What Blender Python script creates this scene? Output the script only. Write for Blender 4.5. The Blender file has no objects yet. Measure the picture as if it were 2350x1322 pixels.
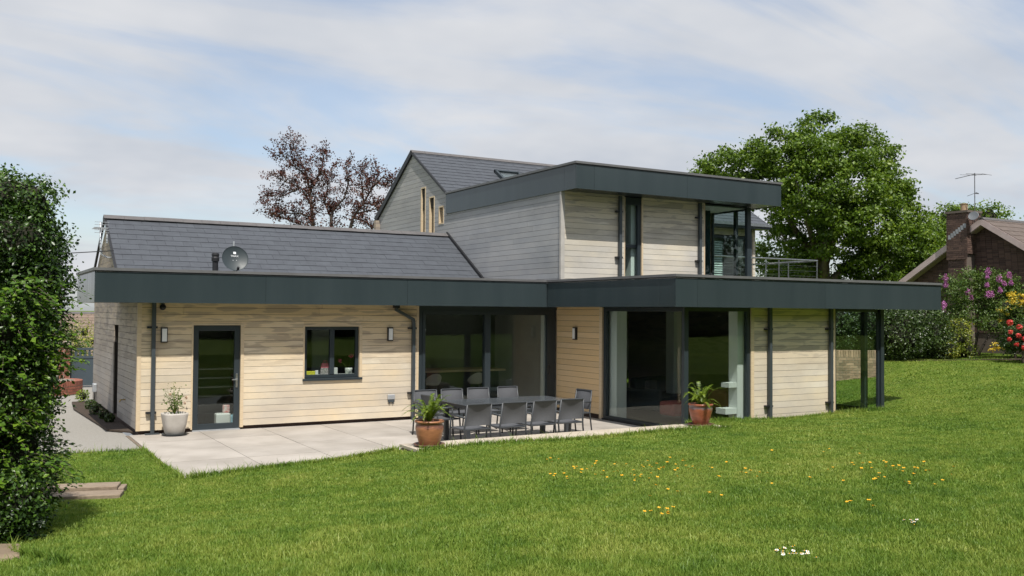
import bpy, math, random
import numpy as np
from mathutils import Vector, Matrix
random.seed(7)
S = bpy.context.scene
COL = S.collection
rad = math.radians
# ---------------------------------------------------------------- camera
cam = bpy.data.cameras.new('camera'); camo = bpy.data.objects.new('camera', cam); COL.objects.link(camo)
CP = np.array([-2.867, -19.213, 2.429])
yw, pt, rl = rad(59.625), rad(1.488), rad(.421)
Fv = np.array([math.cos(yw)*math.cos(pt), math.sin(yw)*math.cos(pt), math.sin(pt)])
Rv = np.array([math.sin(yw), -math.cos(yw), 0.0]); Uv = np.cross(Rv, Fv)
R2 = math.cos(rl)*Rv + math.sin(rl)*Uv; U2 = math.cos(rl)*Uv - math.sin(rl)*Rv
camo.matrix_world = Matrix(((R2[0], U2[0], -Fv[0], CP[0]), (R2[1], U2[1], -Fv[1], CP[1]), (R2[2], U2[2], -Fv[2], CP[2]), (0, 0, 0, 1)))
cam.sensor_width = 36; cam.lens = 2129.7/2350*36; cam.clip_end = 4000; cam.clip_start = .1
S.camera = camo
S.render.resolution_x = 1024; S.render.resolution_y = 576
# ---------------------------------------------------------------- light
SUN = Vector((-.16, -.575, 1.0)).normalized()
w = bpy.data.worlds.new('World'); S.world = w; w.use_nodes = True
nt = w.node_tree; N = nt.nodes; Lk = nt.links; N.clear()
def nd(t, **k):
    n = N.new(t)
    for a, b in k.items(): setattr(n, a, b)
    return n
sky = nd('ShaderNodeTexSky', sky_type='NISHITA', sun_disc=False)
sky.sun_elevation = math.asin(SUN.z); sky.sun_rotation = math.atan2(SUN.x, SUN.y); sky.altitude = 100; sky.air_density = 1.0; sky.dust_density = 1.5
tc = nd('ShaderNodeTexCoord'); sx = nd('ShaderNodeSeparateXYZ'); Lk.new(tc.outputs['Generated'], sx.inputs[0])
def mth(op, a, b=None, c=None):
    n = nd('ShaderNodeMath', operation=op)
    for i, v in enumerate((a, b, c)):
        if v is None: continue
        if isinstance(v, (int, float)): n.inputs[i].default_value = v
        else: Lk.new(v, n.inputs[i])
    return n.outputs[0]
zz = mth('MAXIMUM', sx.outputs[2], 0.0); zd = mth('ADD', zz, .22)
cxy = nd('ShaderNodeCombineXYZ'); Lk.new(mth('DIVIDE', sx.outputs[0], zd), cxy.inputs[0]); Lk.new(mth('DIVIDE', sx.outputs[1], zd), cxy.inputs[1])
mp = nd('ShaderNodeMapping'); mp.inputs['Rotation'].default_value = (0, 0, rad(-38)); mp.inputs['Scale'].default_value = (.55, 1.5, 1); mp.inputs['Location'].default_value = (.1, 5.3, 0); Lk.new(cxy.outputs[0], mp.inputs[0])
n1 = nd('ShaderNodeTexNoise'); n1.inputs['Scale'].default_value = 1.1; n1.inputs['Detail'].default_value = 7; n1.inputs['Roughness'].default_value = .55; n1.inputs['Distortion'].default_value = .55; Lk.new(mp.outputs[0], n1.inputs[0])
n2 = nd('ShaderNodeTexNoise'); n2.inputs['Scale'].default_value = 1.5; n2.inputs['Detail'].default_value = 4; n2.inputs['Roughness'].default_value = .6; Lk.new(cxy.outputs[0], n2.inputs[0])
r1 = nd('ShaderNodeMapRange'); r1.inputs[1].default_value = .37; r1.inputs[2].default_value = .56; r1.inputs[3].default_value = .36; r1.inputs[4].default_value = .985; r1.interpolation_type = 'SMOOTHSTEP'; Lk.new(n1.outputs[0], r1.inputs[0])
cr = nd('ShaderNodeValToRGB'); cr.color_ramp.elements[0].position = .34; cr.color_ramp.elements[0].color = (.53, .565, .625, 1); cr.color_ramp.elements[1].position = .66; cr.color_ramp.elements[1].color = (.68, .69, .715, 1); Lk.new(n2.outputs[0], cr.inputs[0])
bgs = nd('ShaderNodeBackground'); bgs.inputs[1].default_value = .15; Lk.new(sky.outputs[0], bgs.inputs[0])
bgc = nd('ShaderNodeBackground'); bgc.inputs[1].default_value = 1.0; Lk.new(cr.outputs[0], bgc.inputs[0])
mx = nd('ShaderNodeMixShader'); Lk.new(r1.outputs[0], mx.inputs[0]); Lk.new(bgs.outputs[0], mx.inputs[1]); Lk.new(bgc.outputs[0], mx.inputs[2])
ow = nd('ShaderNodeOutputWorld'); Lk.new(mx.outputs[0], ow.inputs[0])
sl = bpy.data.lights.new('sun', 'SUN'); sl.energy = 5.0; sl.angle = rad(.55); sl.color = (1, .955, .88)
so = bpy.data.objects.new('sun', sl); COL.objects.link(so); so.rotation_euler = SUN.to_track_quat('Z', 'Y').to_euler(); so.location = (0, -20, 30)
S.view_settings.view_transform = 'Standard'; S.view_settings.look = 'None'; S.view_settings.exposure = .12; S.view_settings.gamma = 1
S.view_settings.use_curve_mapping = False
S.render.engine = 'CYCLES'
S.cycles.max_bounces = 8; S.cycles.transparent_max_bounces = 16

# ---------------------------------------------------------------- helpers
def tag(o, label=None, cat=None, group=None, kind=None):
    if label: o['label'] = label
    if cat: o['category'] = cat
    if group: o['group'] = group
    if kind: o['kind'] = kind
    return o
def empty(name, loc=(0, 0, 0), rz=0, label=None, cat=None, group=None, kind=None):
    o = bpy.data.objects.new(name, None); COL.objects.link(o); o.location = loc; o.rotation_euler = (0, 0, rz); o.empty_display_size = .1
    return tag(o, label, cat, group, kind)
def link(name, me, parent=None, loc=(0, 0, 0), rot=(0, 0, 0), sc=(1, 1, 1), **k):
    o = bpy.data.objects.new(name, me); COL.objects.link(o); o.parent = parent; o.location = loc; o.rotation_euler = rot; o.scale = sc
    return tag(o, **k)
def copy_tree(o, parent=None):
    c = o.copy(); COL.objects.link(c); c.parent = parent
    for ch in list(o.children): copy_tree(ch, c)
    return c
class MB:
    def __init__(s): s.v = []; s.f = []; s.m = []
    def add(s, vs, fs, mi=0):
        b = len(s.v); s.v += [tuple(v) for v in vs]; s.f += [tuple(i+b for i in f) for f in fs]; s.m += [mi]*len(fs); return s
    def box(s, x0, x1, y0, y1, z0, z1, mi=0):
        if x0 > x1: x0, x1 = x1, x0
        if y0 > y1: y0, y1 = y1, y0
        if z0 > z1: z0, z1 = z1, z0
        return s.add([(x0, y0, z0), (x1, y0, z0), (x1, y1, z0), (x0, y1, z0), (x0, y0, z1), (x1, y0, z1), (x1, y1, z1), (x0, y1, z1)],
              [(0, 3, 2, 1), (4, 5, 6, 7), (0, 1, 5, 4), (1, 2, 6, 5), (2, 3, 7, 6), (3, 0, 4, 7)], mi)
    def prism(s, poly, vec, mi=0):
        n = len(poly); a = [Vector(p) for p in poly]; b = [p+Vector(vec) for p in a]
        nn = Vector((0, 0, 0))
        for i in range(n): nn += a[i].cross(a[(i+1) % n])
        if nn.dot(Vector(vec)) > 0: a, b = b, a
        return s.add(a+b, [tuple(range(n)), tuple(range(2*n-1, n-1, -1))]+[(i, n+i, n+(i+1) % n, (i+1) % n) for i in range(n)], mi)
    def tube(s, pts, r, n=8, mi=0, cap=True, sq=False):
        P = [Vector(p) for p in pts]; rs = r if isinstance(r, (list, tuple)) else [r]*len(P); vs = []; fs = []
        up = Vector((0, 0, 1)); t0 = (P[1]-P[0]).normalized()
        if abs(t0.dot(up)) > .9: up = Vector((0, 1, 0))
        for i, p in enumerate(P):
            t = ((P[min(i+1, len(P)-1)]-P[i]).normalized()+(P[i]-P[max(i-1, 0)]).normalized()).normalized()
            a = t.cross(up).normalized(); b = a.cross(t).normalized()
            for k in range(n):
                an = 2*math.pi*(k+.5)/n; vs.append(p+(a*math.cos(an)+b*math.sin(an))*rs[i])
        for i in range(len(P)-1):
            for k in range(n):
                k2 = (k+1) % n; fs.append((i*n+k, i*n+k2, (i+1)*n+k2, (i+1)*n+k))
        if cap: fs += [tuple(range(n-1, -1, -1)), tuple(range((len(P)-1)*n, len(P)*n))]
        return s.add(vs, fs, mi)
    def lathe(s, prof, n=32, c=(0, 0), mi=0):
        vs = []; fs = []
        for r, z in prof:
            for k in range(n):
                a = 2*math.pi*k/n; vs.append((c[0]+r*math.cos(a), c[1]+r*math.sin(a), z))
        for i in range(len(prof)-1):
            for k in range(n):
                k2 = (k+1) % n; fs.append((i*n+k, i*n+k2, (i+1)*n+k2, (i+1)*n+k))
        return s.add(vs, fs, mi)
    def mesh(s, name, mats, smooth=False):
        me = bpy.data.meshes.new(name); me.from_pydata(s.v, [], s.f)
        for m in (mats if isinstance(mats, (list, tuple)) else [mats]): me.materials.append(m)
        if any(s.m): me.polygons.foreach_set('material_index', s.m)
        if smooth: me.polygons.foreach_set('use_smooth', [True]*len(s.f))
        me.update(); return me
    def build(s, name, mats, parent=None, smooth=False, bevel=0, **k):
        o = link(name, s.mesh(name, mats, smooth), parent, **k)
        if bevel:
            b = o.modifiers.new('bevel', 'BEVEL'); b.width = bevel; b.segments = 2; b.limit_method = 'ANGLE'
        return o
def npmesh(name, V, T, mats, mi=None, smooth=False):
    me = bpy.data.meshes.new(name); V = np.asarray(V, np.float32); T = np.asarray(T, np.int32); k = T.shape[1]
    me.vertices.add(len(V)); me.vertices.foreach_set('co', V.ravel()); me.loops.add(T.size); me.loops.foreach_set('vertex_index', T.ravel())
    me.polygons.add(len(T)); me.polygons.foreach_set('loop_start', np.arange(len(T), dtype=np.int32)*k); me.polygons.foreach_set('loop_total', np.full(len(T), k, np.int32))
    for m in (mats if isinstance(mats, (list, tuple)) else [mats]): me.materials.append(m)
    if mi is not None: me.polygons.foreach_set('material_index', np.asarray(mi, np.int32))
    if smooth: me.polygons.foreach_set('use_smooth', np.ones(len(T), bool))
    me.update(calc_edges=True); return me

# ---------------------------------------------------------------- materials
def newmat(name):
    m = bpy.data.materials.new(name); m.use_nodes = True; t = m.node_tree; t.nodes.clear()
    o = t.nodes.new('ShaderNodeOutputMaterial'); return m, t, o
class G:
    def __init__(s, t): s.t = t
    def n(s, ty, ins=None, **k):
        x = s.t.nodes.new(ty)
        for a, b in k.items(): setattr(x, a, b)
        for a, b in (ins or {}).items():
            if isinstance(b, bpy.types.NodeSocket): s.t.links.new(b, x.inputs[a])
            else: x.inputs[a].default_value = b
        return x
    def math(s, op, a, b=0.0): return s.n('ShaderNodeMath', {0: a, 1: b}, operation=op).outputs[0]
    def mix(s, f, a, b, bt='MIX'):
        x = s.n('ShaderNodeMix', data_type='RGBA', blend_type=bt)
        for i, v in ((0, f), (6, a), (7, b)):
            if isinstance(v, bpy.types.NodeSocket): s.t.links.new(v, x.inputs[i])
            else: x.inputs[i].default_value = v if i == 0 else (*v, 1)[:4]
        return x.outputs[2]
    def pos(s, sc=(1, 1, 1), obj=False):
        p = s.n('ShaderNodeTexCoord').outputs['Object'] if obj else s.n('ShaderNodeNewGeometry').outputs['Position']
        return s.n('ShaderNodeMapping', {0: p, 'Scale': sc}).outputs[0]
    def noise(s, v, scale, detail=4, rough=.55, dist=0): return s.n('ShaderNodeTexNoise', {'Vector': v, 'Scale': scale, 'Detail': detail, 'Roughness': rough, 'Distortion': dist}).outputs[0]
    def rng(s, v, a, b, c=0.0, d=1.0): return s.n('ShaderNodeMapRange', {0: v, 1: a, 2: b, 3: c, 4: d}).outputs[0]
    def ramp(s, v, st):
        x = s.n('ShaderNodeValToRGB', {0: v}); e = x.color_ramp.elements
        while len(e) < len(st): e.new(.5)
        for i, (p, c) in enumerate(st): e[i].position = p; e[i].color = (*c, 1)
        return x.outputs[0]
def M(name, c1, c2=None, scale=6, rough=.6, bump=0, bscale=60, metal=0, sc=(1, 1, 1), rnd=0, spec=.5, obj=False, coat=0):
    m, t, o = newmat(name); g = G(t); v = g.pos(sc, obj)
    c2 = c2 or tuple(x*.8 for x in c1)
    col = g.mix(g.rng(g.noise(v, scale, 6), .35, .65), c1, c2)
    if rnd:
        oi = g.n('ShaderNodeObjectInfo').outputs['Random']; k = g.rng(oi, 0, 1, 1-rnd, 1+rnd)
        col = g.n('ShaderNodeVectorMath', {0: col, 1: g.n('ShaderNodeCombineXYZ', {0: k, 1: k, 2: k}).outputs[0]}, operation='MULTIPLY').outputs[0]
    ins = {'Base Color': col, 'Metallic': metal, 'Specular IOR Level': spec, 'Coat Weight': coat, 'Roughness': g.rng(g.noise(v, scale*2.3, 3), .3, .7, max(rough-.04, 0), min(rough+.04, 1))}
    p = g.n('ShaderNodeBsdfPrincipled', ins)
    if bump:
        b = g.n('ShaderNodeBump', {'Strength': bump, 'Distance': .01, 'Height': g.noise(v, bscale, 5)}); t.links.new(b.outputs[0], p.inputs['Normal'])
    t.links.new(p.outputs[0], o.inputs[0]); return m
def boardmat(name, warm, pale, grey, wg, stain, zb=(0, 2.6)):
    """weathered softwood: fresh wood, silvered wood, tannin marks; long noise along the board (x and y squeezed), a value of its own per board"""
    m, t, o = newmat(name); g = G(t)
    oi = g.n('ShaderNodeObjectInfo').outputs['Random']
    gp = g.n('ShaderNodeNewGeometry').outputs['Position']
    off = g.n('ShaderNodeVectorMath', {0: gp, 1: g.n('ShaderNodeCombineXYZ', {0: g.math('MULTIPLY', oi, 4), 1: g.math('MULTIPLY', oi, 4), 2: 0.0}).outputs[0]}, operation='ADD').outputs[0]
    v = g.n('ShaderNodeMapping', {0: off, 'Scale': (1, 1, 1.5)}).outputs[0]
    col = g.mix(g.rng(g.noise(v, .8, 3, .5), .35, .68), warm, pale)
    big = g.noise(g.n('ShaderNodeMapping', {0: gp, 'Scale': (.6, .6, 1.0)}).outputs[0], 1.0, 5, .62)
    gr = g.math('ADD', big, g.math('MULTIPLY', g.math('SUBTRACT', oi, .5), .07))
    col = g.mix(g.math('MULTIPLY', g.rng(gr, wg-.06, wg+.22), .85), col, grey)
    # under the eaves the wood keeps its honey colour; tannin marks: soft-edged ovals that sit high on the wall
    sp = g.n('ShaderNodeSeparateXYZ', {0: gp}).outputs[2]
    shl = g.math('MULTIPLY', g.rng(g.math('ADD', sp, g.math('MULTIPLY', g.math('SUBTRACT', big, .5), 2.0)), zb[0]+(zb[1]-zb[0])*.45, zb[0]+(zb[1]-zb[0])*.9), stain)
    col = g.mix(shl, col, tuple(a*b for a, b in zip(warm, (.98, .90, .74))))
    bl = g.noise(g.n('ShaderNodeMapping', {0: gp, 'Scale': (1.0, 1.0, 6.5)}).outputs[0], 1.6, 2.5, .45, .5)
    zmask = g.rng(sp, zb[0]+(zb[1]-zb[0])*.42, zb[0]+(zb[1]-zb[0])*.66)
    mk = g.math('MULTIPLY', g.rng(bl, .50, .56), zmask); mk = g.math('MULTIPLY', mk, stain)
    col = g.mix(mk, col, tuple(a*b for a, b in zip(warm, (.56, .56, .62))))
    gr2 = g.noise(g.n('ShaderNodeMapping', {0: off, 'Scale': (3, 3, 60)}).outputs[0], 4, 5, .7)
    k = g.math('MULTIPLY', g.rng(gr2, .3, .7, .92, 1.06), g.rng(oi, 0, 1, .90, 1.07))
    kn = g.n('ShaderNodeTexVoronoi', {'Vector': g.n('ShaderNodeMapping', {0: off, 'Scale': (1, 1, 3)}).outputs[0], 'Scale': 2.2}).outputs['Distance']
    k = g.math('MULTIPLY', k, g.rng(kn, .015, .035, .75, 1.0))
    col = g.n('ShaderNodeVectorMath', {0: col, 1: g.n('ShaderNodeCombineXYZ', {0: k, 1: k, 2: k}).outputs[0]}, operation='MULTIPLY').outputs[0]
    bp = g.n('ShaderNodeBump', {'Strength': .5, 'Distance': .004, 'Height': gr2})
    p = g.n('ShaderNodeBsdfPrincipled', {'Base Color': col, 'Roughness': .72, 'Specular IOR Level': .3, 'Normal': bp.outputs[0]})
    t.links.new(p.outputs[0], o.inputs[0]); return m
def leafmat(name, cols, trans=.3, rough=.45, spec=.4):
    m, t, o = newmat(name); g = G(t)
    ri = g.n('ShaderNodeNewGeometry').outputs['Random Per Island']
    big = g.noise(g.pos(), .9, 3); f = g.math('ADD', g.math('MULTIPLY', ri, .7), g.rng(big, .35, .65, -.05, .35))
    col = g.ramp(f, [(i/(len(cols)-1), c) for i, c in enumerate(cols)])
    p = g.n('ShaderNodeBsdfPrincipled', {'Base Color': col, 'Roughness': rough, 'Specular IOR Level': spec})
    tr = g.n('ShaderNodeBsdfTranslucent', {'Color': g.mix(1.0, col, (1.25, 1.35, .6), 'MULTIPLY')})
    mxx = g.n('ShaderNodeMixShader', {0: trans}); t.links.new(p.outputs[0], mxx.inputs[1]); t.links.new(tr.outputs[0], mxx.inputs[2])
    t.links.new(mxx.outputs[0], o.inputs[0]); return m
def glassmat(name, tint=(.87, .90, .885), f0=.038):
    m, t, o = newmat(name); g = G(t)
    wob = g.n('ShaderNodeBump', {'Strength': .05, 'Distance': .02, 'Height': g.noise(g.pos(), 1.3, 2)})
    ge = g.n('ShaderNodeNewGeometry'); dt = g.n('ShaderNodeVectorMath', {0: ge.outputs['Normal'], 1: ge.outputs['Incoming']}, operation='DOT_PRODUCT').outputs['Value']
    c_ = g.math('SUBTRACT', 1.0, g.math('ABSOLUTE', dt)); fr = g.math('ADD', f0, g.math('MULTIPLY', g.math('POWER', c_, 5.0), 1-f0))   # Schlick, the same from both sides of the pane
    gl = g.n('ShaderNodeBsdfGlossy', {'Color': (.95, 1, .98, 1), 'Roughness': .005, 'Normal': wob.outputs[0]}); tr = g.n('ShaderNodeBsdfTransparent', {'Color': (*tint, 1)})
    mxx = g.n('ShaderNodeMixShader', {0: fr}); t.links.new(tr.outputs[0], mxx.inputs[1]); t.links.new(gl.outputs[0], mxx.inputs[2])
    t.links.new(mxx.outputs[0], o.inputs[0]); return m
m_anth = M('anthracite_powder_coat', (.026, .036, .043), (.023, .032, .038), 2, .40, .03, 300)
m_panel = M('anthracite_fascia_panel', (.038, .052, .057), (.032, .045, .050), 2.2, .21, rnd=.05, sc=(1, 1, .12))
m_cap = M('grey_capping_trim', (.13, .13, .135), (.11, .11, .112), 3, .5)
m_soff = M('dark_soffit', (.028, .034, .037), (.024, .03, .032), 2, .3)
m_pipe = M('grey_downpipe_metal', (.055, .066, .075), (.045, .055, .062), 4, .38)
m_membr = M('grey_roof_membrane', (.10, .11, .12), (.08, .085, .09), 2, .8)
m_bl = boardmat('larch_boards_warm', (.71, .575, .385), (.70, .625, .495), (.50, .445, .375), .44, .7, (0, 2.6))
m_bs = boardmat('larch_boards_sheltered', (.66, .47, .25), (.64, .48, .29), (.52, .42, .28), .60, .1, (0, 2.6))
m_br = boardmat('larch_boards_pale', (.70, .595, .44), (.68, .615, .515), (.50, .45, .395), .44, .7, (0, 2.6))
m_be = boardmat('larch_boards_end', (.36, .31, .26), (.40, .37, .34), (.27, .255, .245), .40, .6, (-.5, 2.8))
m_bu = boardmat('larch_boards_silver', (.41, .405, .40), (.37, .375, .385), (.29, .30, .315), .48, .15, (3.0, 6.5))
m_bf = boardmat('larch_boards_upper', (.64, .57, .44), (.63, .595, .53), (.45, .43, .395), .44, .65, (3.0, 5.5))
m_trim = M('pale_wood_trim', (.62, .50, .34), (.55, .43, .28), 5, .65, .1, 80, sc=(1, 1, 6))
m_trimg = M('silver_wood_trim', (.45, .43, .40), (.38, .36, .33), 5, .65, .1, 80)
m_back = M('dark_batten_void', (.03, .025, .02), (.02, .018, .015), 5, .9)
m_slate = M('slate', (.070, .078, .091), (.060, .066, .078), 5, .65, .2, 40, rnd=.06, spec=.35)
m_ridge = M('ridge_tile_grey_brown', (.115, .108, .108), (.095, .09, .09), 6, .8, .2, 60, rnd=.06)
m_dark = M('black_flashing', (.012, .013, .016), (.01, .01, .012), 4, .5)
m_glass = glassmat('window_glass')
m_glassu = glassmat('corner_window_glass', (.90, .945, .93), .035)
m_plaster = M('interior_plaster', (.42, .42, .39), (.38, .38, .35), 2, .9)
m_white = M('white_plaster', (.72, .74, .72), (.68, .70, .68), 2, .8)
m_ifloor = M('interior_floor', (.17, .125, .09), (.14, .10, .07), 3, .7, sc=(1, 8, 1))
m_slab = M('porcelain_slab', (.43, .395, .355), (.33, .30, .265), 1.1, .6, .08, 90, rnd=.09)
m_joint = M('patio_joint', (.19, .15, .11), (.14, .11, .08), 8, .9, .3)
m_curb = M('coping_stone', (.50, .44, .355), (.43, .37, .29), 3, .75, .12, 70)
m_curbs = M('curb_side_concrete', (.30, .24, .165), (.24, .18, .12), 4, .85, .2, 60)
m_path = M('aggregate_paving', (.30, .285, .255), (.24, .225, .20), 40, .9, .4, 240)
m_brick = M('red_brick', (.30, .11, .07), (.22, .075, .05), 9, .85, .3, 70, rnd=.3)
m_brickm = M('mixed_stock_brick', (.50, .31, .21), (.36, .24, .17), 3, .85, .3, 70, rnd=.35)
m_mortar = M('pale_mortar', (.46, .41, .34), (.38, .34, .28), 8, .9, .3)
m_brickd = M('dark_brown_brick', (.075, .045, .034), (.052, .032, .026), 5, .85, .3, 60)
m_mortd = M('dark_brick_mortar', (.15, .12, .10), (.12, .095, .08), 8, .9)
m_terra = M('terracotta', (.40, .15, .07), (.30, .11, .05), 4, .5, .1, 50, obj=True)
m_soil = M('soil', (.035, .024, .016), (.06, .04, .025), 20, .95, .6, 60)
m_sling = M('grey_sling_fabric', (.080, .083, .091), (.072, .075, .083), 30, .8, .15, 400)
m_chairm = M('charcoal_aluminium', (.045, .05, .055), (.04, .044, .05), 4, .45)
m_ttop = M('grey_glass_tabletop', (.10, .11, .12), (.09, .10, .11), 3, .14)
m_steel = M('stainless_steel', (.55, .56, .56), (.45, .46, .46), 8, .3, metal=1)
m_galv = M('galvanised_aerial_metal', (.5, .52, .54), (.42, .44, .46), 8, .5, metal=.6)
m_wood_old = M('weathered_sleeper', (.30, .235, .17), (.21, .16, .115), 3, .85, .5, 40, sc=(2, 14, 14))
m_stone = M('flagstone', (.26, .20, .13), (.18, .135, .09), 3, .85, .4, 30)
m_bark = M('bark', (.16, .13, .10), (.10, .08, .06), 8, .9, .5, 30)
m_bark2 = M('smooth_grey_bark', (.12, .095, .08), (.08, .062, .052), 6, .85, .3, 30)
m_whitep = M('white_gloss_plastic', (.75, .75, .73), (.70, .70, .68), 8, .35)
m_dishm = M('dish_grey_paint', (.028, .040, .045), (.024, .035, .040), 3, .5)

# ---------------------------------------------------------------- terrain
CT = [(-.15, -5.4, -.005), (-.1, -1.8, -.03), (-2, -1.7, -.03), (-5, -2, -.02), (-1, -3.5, -.02), (-2, -5.5, .02), (1.2, -5.4, .095), (2.2, -5.45, .15), (3.15, -6.15, .275), (6, -6.2, .275), (9.6, -6.1, .275), (10.6, -4.8, .19), (11.6, -4.75, .16), (13.8, -4.75, .175), (15.7, -4.75, .21),
      (-1, -7.5, .1), (-1.6, -9.5, .30), (-2.5, -12, .58), (0, -14.2, .76), (-2.9, -19.2, .85), (3, -15.8, .76), (1.5, -9, .38), (5, -9, .46), (8, -10, .53), (12, -9, .50), (18, -6, .50), (20, -2.5, .55), (22.7, .6, .90), (24.2, -.24, .98), (26.6, -1.7, .98),
      (35, -5, 1.1), (30, -20, 1.3), (10, -20, 1.0), (18.3, -.6, .25), (20.9, -.6, .6), (17, -.5, .15), (-10, -10, .2), (-12, -22, .8), (15, 10, .2), (30, 15, .8), (-8, 10, -.1), (45, 10, 1.1), (-6, -28, 1.0), (8, -32, 1.15), (24, -34, 1.25), (-20, -30, .9), (0, -42, 1.1), (25, -50, 1.2), (-3, -23, .92)]
_c = np.array(CT); _n = len(_c)
def _k(d2): return np.where(d2 > 1e-9, .5*d2*np.log(np.maximum(d2, 1e-9)), 0)
_A = np.zeros((_n+3, _n+3)); _A[:_n, :_n] = _k(((_c[:, None, :2]-_c[None, :, :2])**2).sum(-1))+np.eye(_n)*.02
_A[:_n, _n] = 1; _A[:_n, _n+1:] = _c[:, :2]; _A[_n, :_n] = 1; _A[_n+1:, :_n] = _c[:, :2].T
_w = np.linalg.solve(_A, np.concatenate([_c[:, 2], [0, 0, 0]]))
def zl(x, y):
    x = np.asarray(x, float); y = np.asarray(y, float); sh = x.shape; p = np.stack([x.ravel(), y.ravel()], -1); out = np.empty(len(p))
    for i in range(0, len(p), 20000):
        q = p[i:i+20000]; out[i:i+20000] = _k(((q[:, None]-_c[None, :, :2])**2).sum(-1))@_w[:_n]+_w[_n]+q@_w[_n+1:]
    d = np.maximum(0, np.hypot(p[:, 0]-8, p[:, 1]+5)-32)      # away from the garden the land levels out and falls
    out = out*np.exp(-(d/25)**2)-.00+(-2.2)*(1-np.exp(-(d/45)**2))
    out += .012*np.sin(p[:, 0]*1.7+p[:, 1]*.9)+.010*np.sin(p[:, 1]*2.3-p[:, 0]*.6+1)
    return out.reshape(sh)
def lawnmat():
    m, t, o = newmat('lawn_turf'); g = G(t)
    a = g.noise(g.pos(), .8, 5, .6); b = g.noise(g.pos(), 30, 5, .7); c = g.noise(g.pos((1, 1, 1)), 3.5, 4, .6)
    col = g.ramp(a, [(.32, (.060, .105, .014)), (.5, (.10, .155, .019)), (.68, (.15, .195, .028))])
    col = g.mix(g.rng(c, .45, .7, 0, .55), col, (.13, .15, .028))
    k = g.rng(b, .3, .7, .55, 1.35)
    col = g.n('ShaderNodeVectorMath', {0: col, 1: g.n('ShaderNodeCombineXYZ', {0: k, 1: k, 2: k}).outputs[0]}, operation='MULTIPLY').outputs[0]
    bp = g.n('ShaderNodeBump', {'Strength': .9, 'Distance': .03, 'Height': b})
    p = g.n('ShaderNodeBsdfPrincipled', {'Base Color': col, 'Roughness': .9, 'Specular IOR Level': .15, 'Normal': bp.outputs[0]})
    t.links.new(p.outputs[0], o.inputs[0]); return m
m_lawn = lawnmat()
def axis(specs):
    r = []
    for a, b, st in specs:
        n = max(1, int(round((b-a)/st))); r += list(np.linspace(a, b, n, endpoint=False))
    return np.array(r+[specs[-1][1]])
gx = axis([(-1500, -200, 130), (-200, -40, 16), (-40, -8, 3), (-8, -.15, .26), (-.15, 3.15, .3), (3.15, 9.6, .3), (9.6, 15.75, .4), (15.75, 36, .6), (36, 90, 4), (90, 300, 20), (300, 2500, 200)])
gy = axis([(-600, -80, 40), (-80, -24, 4), (-24, -6.1, .3), (-6.1, -5.4, .2333), (-5.4, -4.72, .17), (-4.72, -1.78, .3), (-1.78, 5.0, .45), (5.0, 30, 1.5), (30, 120, 8), (120, 400, 30), (400, 2500, 200)])
GX, GY = np.meshgrid(gx, gy, indexing='ij'); GZ = zl(GX, GY); nx, ny = GX.shape
mxm, mym = (gx[:-1]+gx[1:])/2, (gy[:-1]+gy[1:])/2; CX, CY = np.meshgrid(mxm, mym, indexing='ij')
hole = ((CX > -.15) & (CX < 9.6) & (CY > -5.4) & (CY < 5)) | ((CX > 3.15) & (CX < 9.6) & (CY > -6.1) & (CY < -5.3)) | ((CX > 9.6) & (CX < 15.75) & (CY > -4.72) & (CY < 5))
pathm = (CX < -.15) & (CX > -8) & (CY > -1.78) & (CY < 5)
idx = np.arange(nx*ny).reshape(nx, ny)
Q = np.stack([idx[:-1, :-1], idx[1:, :-1], idx[1:, 1:], idx[:-1, 1:]], -1)
GZ2 = GZ.copy(); GZ2[(GX > -8.1) & (GX < -.1) & (GY > -1.3)] = np.minimum(GZ2, -.08)[(GX > -8.1) & (GX < -.1) & (GY > -1.3)]
GZ2[(GX > -.2) & (GX < 22) & (GY > 1.0) & (GY < 12)] -= .3
me = npmesh('lawn', np.stack([GX, GY, GZ2], -1).reshape(-1, 3), Q[~hole], m_lawn, smooth=True)
lawn = link('ground', me, kind='structure', label='green sloping lawn around the house with buttercups and daisies')
# real grass blades, denser close by
def grassmat():
    m, t, o = newmat('grass_blades'); g = G(t)
    ri = g.n('ShaderNodeNewGeometry').outputs['Random Per Island']
    big = g.noise(g.pos(), .55, 5, .65); med = g.noise(g.pos(), 3.0, 3, .6)
    f = g.math('ADD', g.math('MULTIPLY', ri, .26), g.math('ADD', g.rng(big, .34, .66, .02, .38), g.rng(med, .36, .64, -.02, .26)))
    col = g.ramp(f, [(0, (.062, .130, .022)), (.30, (.140, .235, .032)), (.58, (.238, .312, .055)), (.82, (.335, .372, .085)), (1, (.47, .44, .19))])
    p = g.n('ShaderNodeBsdfPrincipled', {'Base Color': col, 'Roughness': .5, 'Specular IOR Level': .3})
    tr = g.n('ShaderNodeBsdfTranslucent', {'Color': g.mix(1.0, col, (1.15, 1.2, .8), 'MULTIPLY')})
    mm = g.n('ShaderNodeMixShader', {0: .3}); t.links.new(p.outputs[0], mm.inputs[1]); t.links.new(tr.outputs[0], mm.inputs[2]); t.links.new(mm.outputs[0], o.inputs[0]); return m
m_grass = grassmat()
rg = np.random.default_rng(3)
def in_lawn(x, y):
    bad = ((x > -.13) & (y > -5.42)) & (x < 9.65) | ((x > 3.13) & (x < 9.62) & (y > -6.12)) | ((x > 9.6) & (x < 15.8) & (y > -4.74)) | ((x < 0) & (y > -1.80)) | ((x > 15.7) & (y > -.2) & (x < 21))
    bad |= (x > -2.4) & (x < -1.05) & (y > -6.45) & (y < -5.45)
    return ~bad
def patch(x, y): return .5+.25*np.sin(x*1.3+2*np.sin(y*.8))+.25*np.sin(y*1.9+1.5*np.sin(x*1.1))
BV = []; 
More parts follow.
